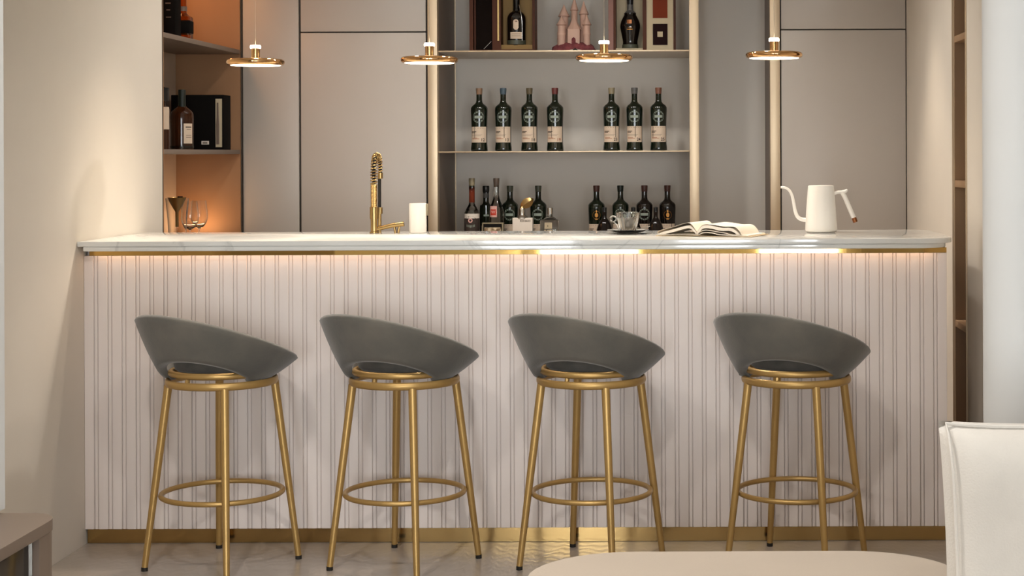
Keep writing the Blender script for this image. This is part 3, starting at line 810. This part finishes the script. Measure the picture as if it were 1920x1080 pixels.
# plain toy palace
y = 7.95
t = thing('toy_palace', 'pale pink toy palace with cone-roofed turrets on a dusty rose mossy mound', 'ornament', (bx_at(1077, y), y, TS))
s = 1/390.0
mnd = []
for i in range(7):
    a = i/6
    rr = 0.108*cos(a*pi/2*0.98)**0.55
    mnd.append((rr, 0.048*sin(a*pi/2)))
m = MB(); m.lathe(mnd, 40, sy=0.62)
for v in m.bm.verts:
    v.co.x += 0.004*sin(v.co.y*150+v.co.z*200); v.co.z = max(0, v.co.z+0.003*sin(v.co.x*170)*(1 if v.co.z > 0.004 else 0))
m.build('mound', M['moss'], t, 'dusty rose mossy mound')
MB().lathe([(0, 0), (0.030, 0), (0.028, 0.010), (0, 0.016)], 24, (0.012, -0.062, 0)).build('plinth', M['label_white'], t, 'white plinth edge')
MB().tube([(0.002, -0.090, 0.006), (0.012, -0.0935, 0.012), (0.022, -0.090, 0.006)], 0.004, 8).build('arch_mouth', M['black_cap'], t, 'small black arch')
kp = MB().box(-0.028, 0.030, -0.040, 0.03, 0.036, 0.112, 0.002).build('keep', M['toy'], t)
wrap([(-0.010, 0.036), (0.010, 0.036), (0.010, 0.060), (0.007, 0.068), (0, 0.072), (-0.007, 0.068), (-0.010, 0.060)], [(0, 1, 2, 3, 4, 5, 6)], None, 0.001, 0, 'doorway', M['moss'], kp, 0.0412)
MB().lathe([(0.038, 0.110), (0.036, 0.116), (0.024, 0.132), (0.012, 0.158), (0.006, 0.178), (0.0, 0.195)], 8, (0.001, -0.004, 0)).build('roof', M['toy'], kp, angle=20)
for dx, dy, r, h, rh in ((-0.070, 0.0, 0.011, 0.098, 0), (-0.058, -0.020, 0.019, 0.130, 0.045), (0.063, -0.020, 0.017, 0.130, 0.052), (-0.050, 0.028, 0.021, 0.175, 0.060),
                         (0.046, 0.028, 0.018, 0.185, 0.065), (0.000, 0.034, 0.015, 0.205, 0.07)):
    tw = MB().lathe([(0, 0.02), (r, 0.02), (r, h*0.62), (r*1.12, h*0.66), (r*1.12, h*0.70), (r, h*0.73), (r, h), (0, h)], 16, (dx, dy, 0)).build('turret', M['toy'], t)
    if rh:
        MB().lathe([(0, h-0.001), (r*1.32, h), (r*1.30, h+0.004), (r*0.6, h+rh*0.55), (0.001, h+rh)], 16, (dx, dy, 0)).build('roof', M['toy'], tw)
        MB().torus(r*1.28, 0.0012, (dx, dy, h+0.002), 16, 6).build('roof_trim', M['toy_trim'], tw)

# open cream case on the right of the top shelf
yf = 7.80; cx = bx_at(1205, yf)
t = thing('display_case', 'open hinged bottle case with cream lining, right end of the top shelf', 'display case', (cx, yf, TS))
MB().box(Lx(1141.5), Lx(1151), 0.004, 0.12, 0, H).build('side_panel', M['case_pink'], t, 'dusty pink outer side')
MB().box(Lx(1151), Lx(1155.5), 0, 0.12, 0, H).box(Lx(1206), Lx(1213), 0, 0.12, 0, H).box(Lx(1155.5), Lx(1206), 0, 0.12, 0, 0.003).box(Lx(1155.5), Lx(1206), 0, 0.12, H-0.008, H).build('case_frame', M['wood_red'], t)
MB().box(Lx(1155.5), Lx(1206), 0.10, 0.12, 0.003, H-0.008).box(Lx(1155.5), Lx(1206), 0.003, 0.10, 0.003, 0.011).build('case_lining', M['case_cream'], t, 'cream lining')
MB().box(Lx(1263.5), Lx(1268), 0, 0.05, 0, H).build('lid_frame', M['wood_red'], t)
MB().box(Lx(1213), Lx(1263.5), 0.006, 0.05, 0, H).build('lid_lining', M['case_cream'], t, 'cream lid lining')
hz = lambda py: CH-(py-VY)/397.4-TS
MB().box(Lx(1225), Lx(1252.5), 0.003, 0.006, hz(33.5), H-0.03).build('card', M['rust'], t, 'rust red card')
MB().box(Lx(1225), Lx(1252.5), 0.003, 0.006, hz(84), hz(44.5)).build('card', M['aubergine'], t, 'dark aubergine card')
MB().box(Lx(1233.5), Lx(1243.5), 0.0015, 0.003, hz(69), hz(59)).build('card_emblem', M['case_cream'], t, 'small cream square')
t = thing('bottle', 'dark vase-shaped bottle with flared foot inside the open cream case', 'bottle', (bx_at(1182.5, 7.855), 7.855, TS+0.0115), group='bottles displayed in open cases')
MB().lathe(smooth_prof([(0, 0), (0.036, 0), (0.0375, 0.005), (0.0365, 0.016), (0.035, 0.026), (0.036, 0.04), (0.0445, 0.085), (0.0475, 0.105), (0.044, 0.128), (0.034, 0.150), (0.028, 0.162), (0.0270, 0.17), (0, 0.172)], 4), 36).build('glass_body', M['black_glass'], t)
MB().lathe(smooth_prof([(0, 0.168), (0.027, 0.168), (0.020, 0.178), (0.0145, 0.185), (0.0130, 0.21), (0, 0.212)], 3), 24).build('neck', M['cap_grey'], t, 'greyish glass neck')
MB().lathe([(0, 0.21), (0.014, 0.21), (0.016, 0.24), (0, 0.25)], 20).build('stopper', M['black_cap'], t)
MB().lathe([(0.0372, 0.0), (0.0388, 0.003), (0.0372, 0.019), (0.036, 0.02)], 36).build('foot_ring', M['cap_moss'], t, 'greenish glass foot')
wrap(*grid([(-0.013, 0.010, 0.113, 0.135)], 4), 0.0460, -0.001, 0, 'emblem_square', M['copper'], t, 0.0004)
wrap(*join(grid([(-0.014, 0.014, 0.088, 0.092)], 4), grid([(-0.010, 0.010, 0.098, 0.1)], 4)), 0.0478, 0.0, 0, 'emblem_line', M['etch_gold'], t, 0.0008)

# ------------------------------------------------------------------ things in the left recess
def hr(py, y): return CH-(py-VY)*y/FPX
y = 7.16
t = thing('bottle', 'amber whisky bottle with dark neck and cream side label in the shelf recess', 'bottle', (bx_at(341.5, y), y, 1.3705), radians(24), group='bottles in the walnut recess')
MB().lathe(smooth_prof([(0, 0), (0.046, 0), (0.048, 0.006), (0.0485, 0.10), (0.0485, 0.142), (0.044, 0.162), (0.030, 0.176), (0.0185, 0.186), (0.0155, 0.2), (0.0150, 0.25), (0, 0.25)], 4), 36, sy=0.8).build('glass_body', M['amber_dark'], t)
MB().lathe([(0, 0.185), (0.0160, 0.185), (0.0160, 0.255), (0.0150, 0.259), (0, 0.259)], 24).build('neck_wrap', M['cap_green'], t, 'dark green neck wrap')
MB().lathe([(0, 0.0005), (0.046, 0.001), (0.0489, 0.007), (0.0490, 0.016), (0.0480, 0.017)], 36, sy=0.8).build('glass_base', M['glass'], t)
o = wrap(*grid([(0.002, 0.045, 0.026, 0.112)], 8), 0.0487, 0, 0, 'label_sheet', M['label'], t, 0.0006); o.scale = (1, 0.82, 1)
o = wrap(*grid([(0.010, 0.038, 0.094, 0.099), (0.014, 0.036, 0.086, 0.088), (0.012, 0.038, 0.060, 0.0615), (0.012, 0.038, 0.052, 0.0535)], 6), 0.0487, 0, 0, 'label_print', M['ink'], t, 0.0011); o.scale = (1, 0.82, 1)
y = 7.02
t = thing('bottle', 'dark bottle half hidden at the left edge of the recess', 'bottle', (bx_at(301, y), y, 1.3705), group='bottles in the walnut recess')
MB().lathe(smooth_prof([(0, 0), (0.038, 0), (0.040, 0.006), (0.040, 0.15), (0.036, 0.17), (0.024, 0.185), (0.022, 0.2), (0.022, 0.262), (0, 0.262)], 3), 32).build('glass_body', M['amber_dark'], t)
MB().lathe([(0, 0.205), (0.0365, 0.205), (0.0365, 0.262), (0, 0.264)], 24).build('cap', M['black_cap'], t)
wrap(*grid([(-0.02, 0.055, 0.085, 0.18)], 10), 0.0402, 0, 0, 'label_sheet', M['label'], t, 0.0006)
y = 7.52
t = thing('gift_box', 'wide black bottle gift box with a pale picture strip in the recess', 'box', (bx_at(370, y), y, 1.3705))
f = lambda px: bx_at(px, y)-bx_at(370, y)
MB().box(f(321), f(419), 0, 0.12, 0, 0.250, 0.002).build('carton', M['black_box'], t)
MB().box(f(404.5), f(416.5), -0.0012, 0, 0.012, 0.232).build('picture_strip', M['case_cream'], t, 'pale picture strip')
MB().lathe([(0, 0), (0.007, 0), (0.0075, 0.09), (0.005, 0.13), (0.004, 0.19), (0, 0.19)], 12, (f(408.5), -0.0014, 0.024), sy=0.1).build('printed_bottle', M['bronze'], t)
MB().box(f(378), f(392), -0.0010, 0, 0.024, 0.040).build('sticker', M['label_white'], t, 'small white sticker')
MB().box(f(380), f(389), -0.0016, -0.0010, 0.027, 0.036).build('sticker_print', M['ink_grey'], t)
y = 6.98
t = thing('carton', 'tall black bottle carton at the left end of the upper recess shelf', 'box', (bx_at(313, y), y, 1.8375))
MB().box(-0.05, bx_at(329.5, y)-bx_at(313, y), 0, 0.08, 0, 0.36, 0.002).build('carton_body', M['black_box'], t)
MB().box(-0.004, 0.018, -0.0008, 0, 0.148, 0.153).box(0.0, 0.016, -0.0008, 0, 0.120, 0.124).box(-0.002, 0.02, -0.0008, 0, 0.09, 0.093).build('carton_print', M['bronze'], t)
y = 7.14
t = thing('bottle', 'squat amber bottle with black label on the upper recess shelf', 'bottle', (bx_at(344, y), y, 1.8375), group='bottles in the walnut recess')
MB().box(-0.037, 0.037, -0.03, 0.03, 0, 0.108, 0.008, 3).lathe([(0.0, 0.106), (0.030, 0.107), (0.018, 0.118), (0.0150, 0.125), (0.0150, 0.2), (0, 0.2)], 20).build('glass_body', M['amber'], t)
MB().box(-0.0385, 0.0385, -0.0315, 0.0315, 0.030, 0.090, 0.007, 3).build('label_wrap', M['black_box'], t, 'black wraparound label')
MB().lathe([(0.0155, 0.130), (0.0175, 0.130), (0.0175, 0.150), (0.0155, 0.150)], 20).build('neck_band', M['bronze'], t)
MB().lathe([(0, 0.195), (0.019, 0.195), (0.019, 0.225), (0, 0.225)], 20).build('cap', M['black_cap'], t)

def glass_shell(outer, th, n=40):
    inner = [(max(r-th, 0.0), z) for r, z in outer if r > th*1.5]
    return MB().lathe(outer + list(reversed([(r, z+(th if i == 0 else 0)) for i, (r, z) in enumerate(inner)] + [] )) + [(0, inner[0][1]+th)], n)
y = 6.98; b0 = 0.9305
t = thing('glass_carafe', 'tall clear glass carafe holding the brass funnel in the recess', 'carafe', (bx_at(332, y), y, b0))
MB().lathe([(0, 0), (0.040, 0), (0.041, 0.003), (0.039, 0.05), (0.037, 0.09), (0.0395, 0.14), (0.0485, 0.234), (0.0470, 0.234), (0.0380, 0.14), (0.0355, 0.09), (0.0375, 0.05), (0.036, 0.008), (0, 0.008)], 40).build('glass_body', M['glass'], t)
t = thing('cocktail_funnel', 'small brass cone funnel sitting in the tall glass carafe', 'funnel', (bx_at(331.5, y), y, b0+0.125))
MB().lathe([(0.0055, -0.012), (0.0065, -0.012), (0.0070, 0.052), (0.018, 0.070), (0.030, 0.092), (0.0385, 0.112), (0.0375, 0.112), (0.028, 0.09), (0.016, 0.068), (0.0055, 0.052)], 36).build('cone', M['brass_faucet'], t)
MB().lathe([(0, 0.108), (0.0105, 0.108), (0.0105, 0.117), (0, 0.117)], 20, (0.012, 0.004, 0)).build('knob', M['aubergine'], t, 'dark red knob')
for px, yy, lb in ((356, 7.12, 'rounded clear wine glass beside the glass carafe'), (373, 7.25, 'rounded clear wine glass, right of the pair in the recess')):
    t = thing('wine_glass', lb, 'wine glass', (bx_at(px, yy), yy, b0), group='wine glasses in the recess')
    pr = smooth_prof([(0.032, 0), (0.030, 0.0025), (0.006, 0.006), (0.0035, 0.012), (0.0033, 0.086), (0.006, 0.094), (0.022, 0.106), (0.0345, 0.130), (0.0365, 0.155), (0.033, 0.190), (0.0300, 0.217)], 3)
    inn = smooth_prof([(0.0286, 0.217), (0.0316, 0.190), (0.0351, 0.155), (0.0331, 0.131), (0.020, 0.1085), (0.0, 0.100)], 3)
    MB().lathe([(0, 0)] + pr + inn, 40).build('glass_body', M['glass'], t)

# ------------------------------------------------------------------ on the marble top
# faucet
y = 6.20; S = 500.0
t = thing('faucet', 'brass spring neck faucet standing on the marble countertop', 'faucet', (bx_at(701, y), y, TOP))
q = lambda px, py, dy=0.0: ((px-VX)*(y+dy)/FPX-bx_at(701, y), dy, (434.5-py)/S+(VY-434.5)*dy/FPX)
MB().tube([q(701, 434.5), q(701, 408)], 0.0128, 20).build('column', M['brass_faucet'], t)
MB().tube([q(701, 408), q(701, 386)], 0.0160, 24).build('collar', M['brass_faucet'], t)
m = MB(); m.tube([q(701, 386), q(701, 343)], 0.0118, 20)
for k in range(17):
    m.torus(0.0118, 0.0016, q(701, 385-k*2.55), 20, 6)
m.build('ribbed_sleeve', M['brass_faucet'], t)
# spring: up, over towards the back, down to the spray head
core = smooth_path([q(701, 343), q(701, 318), q(702, 300, 0.01), q(704, 290, 0.035), q(708, 287.5, 0.065), q(711, 293, 0.085), q(712.5, 306, 0.092), q(713, 322, 0.094)], 10)
MB().tube(core, 0.0062, 10).build('hose', M['rubber'], t, 'dark inner hose')
L = [0.0]
for i in range(1, len(core)): L.append(L[-1]+(Vector(core[i])-Vector(core[i-1])).length)
def at_len(d):
    for i in range(1, len(core)):
        if L[i] >= d:
            f_ = (d-L[i-1])/max(L[i]-L[i-1], 1e-9)
            a, b = Vector(core[i-1]), Vector(core[i]); return a.lerp(b, f_), (b-a).normalized()
    return Vector(core[-1]), (Vector(core[-1])-Vector(core[-2])).normalized()
turns = 22; st = []
for k in range(turns*14+1):
    d = L[-1]*k/(turns*14)
    p_, tg = at_len(d)
    n1 = tg.cross(Vector((1, 0, 0))).normalized(); n2 = tg.cross(n1)
    a = 2*pi*k/14
    rr = 0.0122 - 0.0045*(d/L[-1])
    st.append(p_+(n1*cos(a)+n2*sin(a))*rr)
MB().tube(st, 0.0023, 6).build('spring_coil', M['brass_faucet'], t)
MB().tube([q(713, 320, 0.094), q(713, 331, 0.094)], 0.0098, 20).build('spray_head', M['brass_faucet'], t)
MB().tube([q(711.5, 331, 0.094), q(711.5, 386, 0.094)], 0.0060, 14).build('spray_hose', M['rubber'], t, 'black spray hose')
MB().tube([q(712, 386, 0.05), q(712, 398, 0.05)], 0.0100, 18).build('side_collar', M['brass_faucet'], t)
MB().tube([q(711.5, 398, 0.05), q(711.5, 434.5, 0.05)], 0.0066, 16).build('side_column', M['brass_faucet'], t)
MB().tube([q(706, 427), q(741, 419)], [0.0078, 0.0088], 16).build('lever_arm', M['brass_faucet'], t)
MB().tube([q(738, 420), q(757, 417.5)], [0.0090, 0.0092], 20).build('lever_knob', M['brass_faucet'], t)
MB().tube([q(739, 422), q(741, 434.5)], [0.0046, 0.0050], 12).build('lever_leg', M['brass_faucet'], t)
MB().tube([q(748, 422), q(746, 434.5)], [0.0046, 0.0050], 12).build('lever_leg', M['brass_faucet'], t)
MB().lathe([(0, 0), (0.0170, 0), (0.0170, 0.004), (0.0135, 0.006), (0, 0.006)], 28).build('base_flange', M['brass_faucet'], t)
# white canister
t = thing('canister', 'plain white cylindrical canister beside the brass faucet', 'canister', (bx_at(783, 6.22), 6.22, TOP))
MB().lathe([(0, 0), (0.0305, 0), (0.0325, 0.003), (0.0325, 0.108), (0.0310, 0.1105), (0.0285, 0.1105), (0.0275, 0.107), (0, 0.107)], 48).build('body', M['ceramic'], t)
MB().box(0.030, 0.0385, -0.006, 0.010, 0.064, 0.109, 0.002).build('side_tab', M['cap_sand'], t, 'small pale grey tab')

# glass cup, saucer, spoon
y = 6.08; S = 510.0
X0 = bx_at(1177, y)
t = thing('saucer', 'clear glass saucer under the glass cup', 'saucer', (X0, y, TOP))
MB().lathe([(0, 0), (0.030, 0), (0.032, 0.002), (0.055, 0.007), (0.076, 0.013), (0.077, 0.015), (0.055, 0.010), (0.031, 0.0055), (0, 0.005)], 48).build('dish', M['glass'], t)
t = thing('glass_cup', 'clear glass cup with ring handle, half full of water', 'cup', (X0, y, TOP+0.0058))
MB().lathe([(0, 0), (0.028, 0), (0.0295, 0.003), (0.034, 0.022), (0.0405, 0.048), (0.0440, 0.0715), (0.0428, 0.0725), (0.0412, 0.0715), (0.0378, 0.048), (0.0315, 0.022), (0.0265, 0.008), (0, 0.007)], 48).build('glass_body', M['glass'], t)
MB().lathe([(0, 0.0085), (0.0262, 0.0095), (0.0312, 0.022), (0.0375, 0.048), (0.0384, 0.0525), (0, 0.0525)], 48).build('water', M['water'], t)
m = MB(); m.torus(0.0105, 0.0030, (-0.0545, 0, 0.048), 28, 8, axis='Y')
m.tube(smooth_path([(-0.058, 0, 0.0385), (-0.050, 0, 0.0345), (-0.042, 0, 0.026), (-0.036, 0, 0.012), (-0.030, 0, 0.004)], 5), 0.0026, 8)
m.build('handle', M['glass'], t, 'ring-shaped glass handle')
for k in range(12):       # faceted ribs
    a = 2*pi*k/12+0.13
    pass
t = thing('teaspoon', 'small steel teaspoon resting on the glass saucer', 'spoon', (X0+0.050, y+0.02, TOP+0.0160))
m = MB(); m.tube(smooth_path([(-0.012, -0.004, 0.0), (0.0, 0.0, 0.002), (0.018, 0.004, 0.006), (0.03, 0.007, 0.010)], 4), [0.0013]*13, 8)
m.build('handle', M['steel'], t)
MB().lathe([(0, -0.002), (0.005, -0.001), (0.0068, 0.0025), (0.004, 0.004), (0, 0.0045)], 16, (-0.014, -0.004, 0.001)).build('bowl', M['steel'], t)

# book
y = 5.93
t = thing('open_book', 'thick open book with arched cream pages lying on the marble countertop', 'book', (bx_at(1324, y), y, TOP), radians(-20))
D0, D1 = -0.105, 0.105
def page_block(pts_top, pts_bot, y0, y1, skew=0.0):
    prof = [(x, z) for x, z in pts_top] + [(x, z) for x, z in reversed(pts_bot)]
    rings = []
    for yy in (y0, (y0+y1)/2, y1):
        k_ = skew*(yy-y0)
        rings.append([(x+k_, yy, z) for x, z in prof])
    return MB().loops(rings)
def arch(side, pts, k=5):
    return [(p.x*side, p.y*(1.3 if p.y > 0.01 else 1)) for p in smooth_path([(a, b, 0) for a, b in pts], k)]
def page(name, side, pts, th, y0, y1, m='paper', skew=0.0):
    tp = arch(side, pts); bt = [(x, max(z-th, 0.0003)) for x, z in tp]
    page_block(tp, bt, y0, y1, skew).build(name, M[m], t)
page('cover', -1, [(0.000, 0.005), (0.05, 0.003), (0.155, 0.003)], 0.0026, D0, D1, 'cover')
page('cover', 1, [(0.000, 0.005), (0.05, 0.003), (0.20, 0.003)], 0.0026, D0, D1, 'cover')
page('page_block', -1, [(0.001, 0.008), (0.030, 0.009), (0.10, 0.0075), (0.150, 0.0055)], 0.0022, D0+0.003, D1-0.003)
page('page_block', 1, [(0.001, 0.008), (0.035, 0.0125), (0.09, 0.009), (0.19, 0.0055)], 0.0026, D0+0.003, D1-0.003)
page('page_block', 1, [(0.001, 0.011), (0.030, 0.019), (0.07, 0.0155), (0.12, 0.0100), (0.188, 0.0065)], 0.0022, D0+0.003, D1-0.003)
page('page_block', -1, [(0.001, 0.012), (0.022, 0.0280), (0.045, 0.0285), (0.09, 0.0190), (0.148, 0.0085)], 0.0095, D0+0.003, D1-0.003)
page('page_block', 1, [(0.001, 0.013), (0.022, 0.0300), (0.050, 0.0310), (0.09, 0.0250), (0.13, 0.0240), (0.160, 0.0080)], 0.011, D0+0.003, D1-0.003)
page('loose_page', -1, [(0.001, 0.014), (0.020, 0.0330), (0.042, 0.0370), (0.09, 0.0260), (0.142, 0.0155), (0.150, 0.010)], 0.0006, D0+0.004, D1-0.002)
page('loose_page', 1, [(0.001, 0.015), (0.022, 0.0320), (0.052, 0.0335), (0.10, 0.0285), (0.142, 0.0270), (0.168, 0.006)], 0.0006, D0+0.004, D1-0.002)

# kettle
y = 6.16; S = FPX/y
t = thing('kettle', 'white gooseneck kettle with copper-tipped handle on the marble countertop', 'kettle', (bx_at(1539, y), y, TOP))
q = lambda px, py, dy=0.0: ((px-1539)/S, dy, (435.5-py)/S)
MB().lathe([(0, 0), (0.052, 0), (0.0575, 0.003), (0.0592, 0.010), (0.0588, 0.022), (0.0560, 0.07), (0.0515, 0.13), (0.0480, 0.168), (0.0476, 0.1715), (0.0462, 0.1725), (0.0450, 0.1700), (0.0, 0.1690)], 56).build('body', M['kettle'], t)
MB().lathe([(0, 0.169), (0.0445, 0.170), (0.0440, 0.1735), (0.0, 0.1745)], 40).build('lid', M['kettle'], t)
MB().tube(smooth_path([q(1512, 413), q(1503, 412), q(1495, 407), q(1490.5, 396), q(1488, 382), q(1485, 368), q(1480, 358), q(1472, 352.5), q(1463.5, 351.5)], 6), [0.0078-0.0036*i/48 for i in range(49)], 14).build('spout', M['kettle'], t)
MB().tube(smooth_path([q(1562, 364.5), q(1570, 361.5), q(1578, 361), q(1585, 359.5), q(1588.5, 356)], 4), [0.006]*9+[0.0065]*4+[0.006, 0.005, 0.004, 0.003], 12).tube(smooth_path([q(1577, 361), q(1583, 369), q(1590, 385), q(1598, 404), q(1601, 410)], 4), [0.0055, 0.0065, 0.0078, 0.0085, 0.009]+[0.0088]*12, 14).build('handle', M['kettle'], t)
MB().tube([q(1600.5, 409), q(1603.5, 417.5)], [0.0092, 0.0092], 18).build('handle_tip', M['copper'], t, 'copper brown handle tip')

# ------------------------------------------------------------------ media cabinet, lower left
t = thing('media_cabinet', 'low mauve-brown cabinet with rounded end and smoked glass front by left wall', 'cabinet', (-1.6, 3.0, 0))
def plan(x1, y1, rx, ry, x0=-1.755, y0=1.2):
    P = [(x0, y0), (x1, y0)]
    for k in range(13):
        a = (pi/2)*k/12
        P.append((x1-rx+rx*cos(a), y1-ry+ry*sin(a)))
    P.append((x0, y1))
    return [(x+1.6, yy-3.0) for x, yy in P]
MB().prism(plan(-1.474, 3.895, 0.075, 0.085), 0.475, 0.502, 0.002).build('top', M['console'], t)
MB().prism(plan(-1.474, 3.895, 0.075, 0.085), 0.04, 0.075, 0.002).build('bottom_panel', M['console'], t)
MB().prism([(x+1.6, yy-3.0) for x, yy in [(-1.74, 3.80), (-1.74, 3.7535), (-1.476, 3.7535), (-1.476, 3.81)] + [(-1.551+0.075*cos(a*pi/24), 3.81+0.083*sin(a*pi/24)) for a in range(1, 13)] + [(-1.74, 3.893)]], 0.075, 0.475).build('end_panel', M['console'], t)
MB().box(-1.75+1.6, -1.74+1.6, 1.2-3, 3.80-3, 0.075, 0.475).build('back_panel', M['console_in'], t)
MB().box(-1.50+1.6, -1.494+1.6, 1.2-3, 3.748-3, 0.075, 0.475).build('glass_front', M['smoke_glass'], t, 'dark smoked glass front')
MB().box(-1.494+1.6, -1.490+1.6, 3.747-3, 3.751-3, 0.075, 0.475).build('metal_trim', M['steel'], t, 'thin pale metal trim')
MB().box(-1.72+1.6, -1.52+1.6, 1.25-3, 3.8-3, 0.0, 0.04).build('plinth', M['console_in'], t)

# ------------------------------------------------------------------ sofa and cushion, lower right
t = thing('sofa', 'cream sofa with deep rounded seat, only the seat corner showing', 'sofa', (0.6, 3.0, 0))
def rrect(x0, x1, y0, y1, r, n=10):
    P = []
    for (cx_, cy_, a0) in ((x1-r, y0+r, -pi/2), (x1-r, y1-r, 0), (x0+r, y1-r, pi/2), (x0+r, y0+r, pi)):
        for k in range(n+1):
            a = a0+(pi/2)*k/n; P.append((cx_+r*cos(a)-0.6, cy_+r*sin(a)-3.0))
    return P
MB().prism(rrect(-0.342, 0.575, 2.35, 3.70, 0.22), 0.22, 0.452, 0.035).build('seat_cushion', M['sofa'], t)
MB().prism(rrect(-0.322, 0.555, 2.37, 3.68, 0.20), 0.05, 0.219, 0.01).build('base', M['sofa'], t)
MB().box(0.605-0.6, 1.75-0.6, 2.35-3, 3.62-3, 0.05, 0.42, 0.03, 3).build('side_seat', M['sofa'], t)
for x_, y_ in ((-0.2, 2.55), (-0.2, 3.5), (1.55, 2.55), (1.55, 3.5), (0.45, 2.5), (0.45, 3.5)):
    MB().lathe([(0, 0), (0.02, 0), (0.025, 0.05), (0, 0.05)], 16, (x_-0.6, y_-3.0, 0)).build('foot', M['rubber'], t)
# big cushion: puffed square with seam piping, turned a little
t = thing('cushion', 'large ivory linen cushion standing on the sofa at the right edge', 'cushion', (0.858, 3.12, 0.455), radians(8))
W2, HH, TH = 0.40, 0.386, 0.085
n = 28
m = MB(); gridv = {}
def cush(u, v, s):
    # u, v in -1..1 ; s = +-1 face
    pin = 1-0.012*(1-abs(v)**2)*abs(u)**6
    pin2 = 1-0.045*(1-abs(u)**2)*abs(v)**6
    x = W2*u*pin*(1+0.0*v); z = HH/2*(v*pin2)+HH/2
    thick = TH*((1-abs(u)**5)**0.42)*((1-abs(v)**4)**0.5)
    return (x + (-0.016*(v*0.5-0.5) if u < 0 else 0)*abs(u)**3, s*thick+(0.010*sin(5*u+3*v)*(1-abs(u)**4)*(1-abs(v)**4)), z + 0.005*(abs(u)**5)*max(v, 0))
for s in (-1, 1):
    V = [[m.bm.verts.new(cush(-1+2*i/n, -1+2*j/n, s)) for i in range(n+1)] for j in range(n+1)]
    for j in range(n):
        for i in range(n):
            m.bm.faces.new((V[j][i], V[j][i+1], V[j+1][i+1], V[j+1][i]))
bmesh.ops.remove_doubles(m.bm, verts=m.bm.verts[:], dist=0.0004)
m.build('cushion_body', M['ivory'], t, angle=80)
def ecush(u, v):
    x, y_, z = cush(u*0.972, v*0.982, -1)
    return (x, y_-0.001, z)
edge = [ecush(-1, -1+2*k/20) for k in range(20)] + [ecush(-1+2*k/20, 1) for k in range(20)] + [ecush(1, 1-2*k/20) for k in range(20)] + [ecush(1-2*k/20, -1) for k in range(21)]
MB().tube(edge, 0.0035, 6).build('piping', M['ivory'], t)
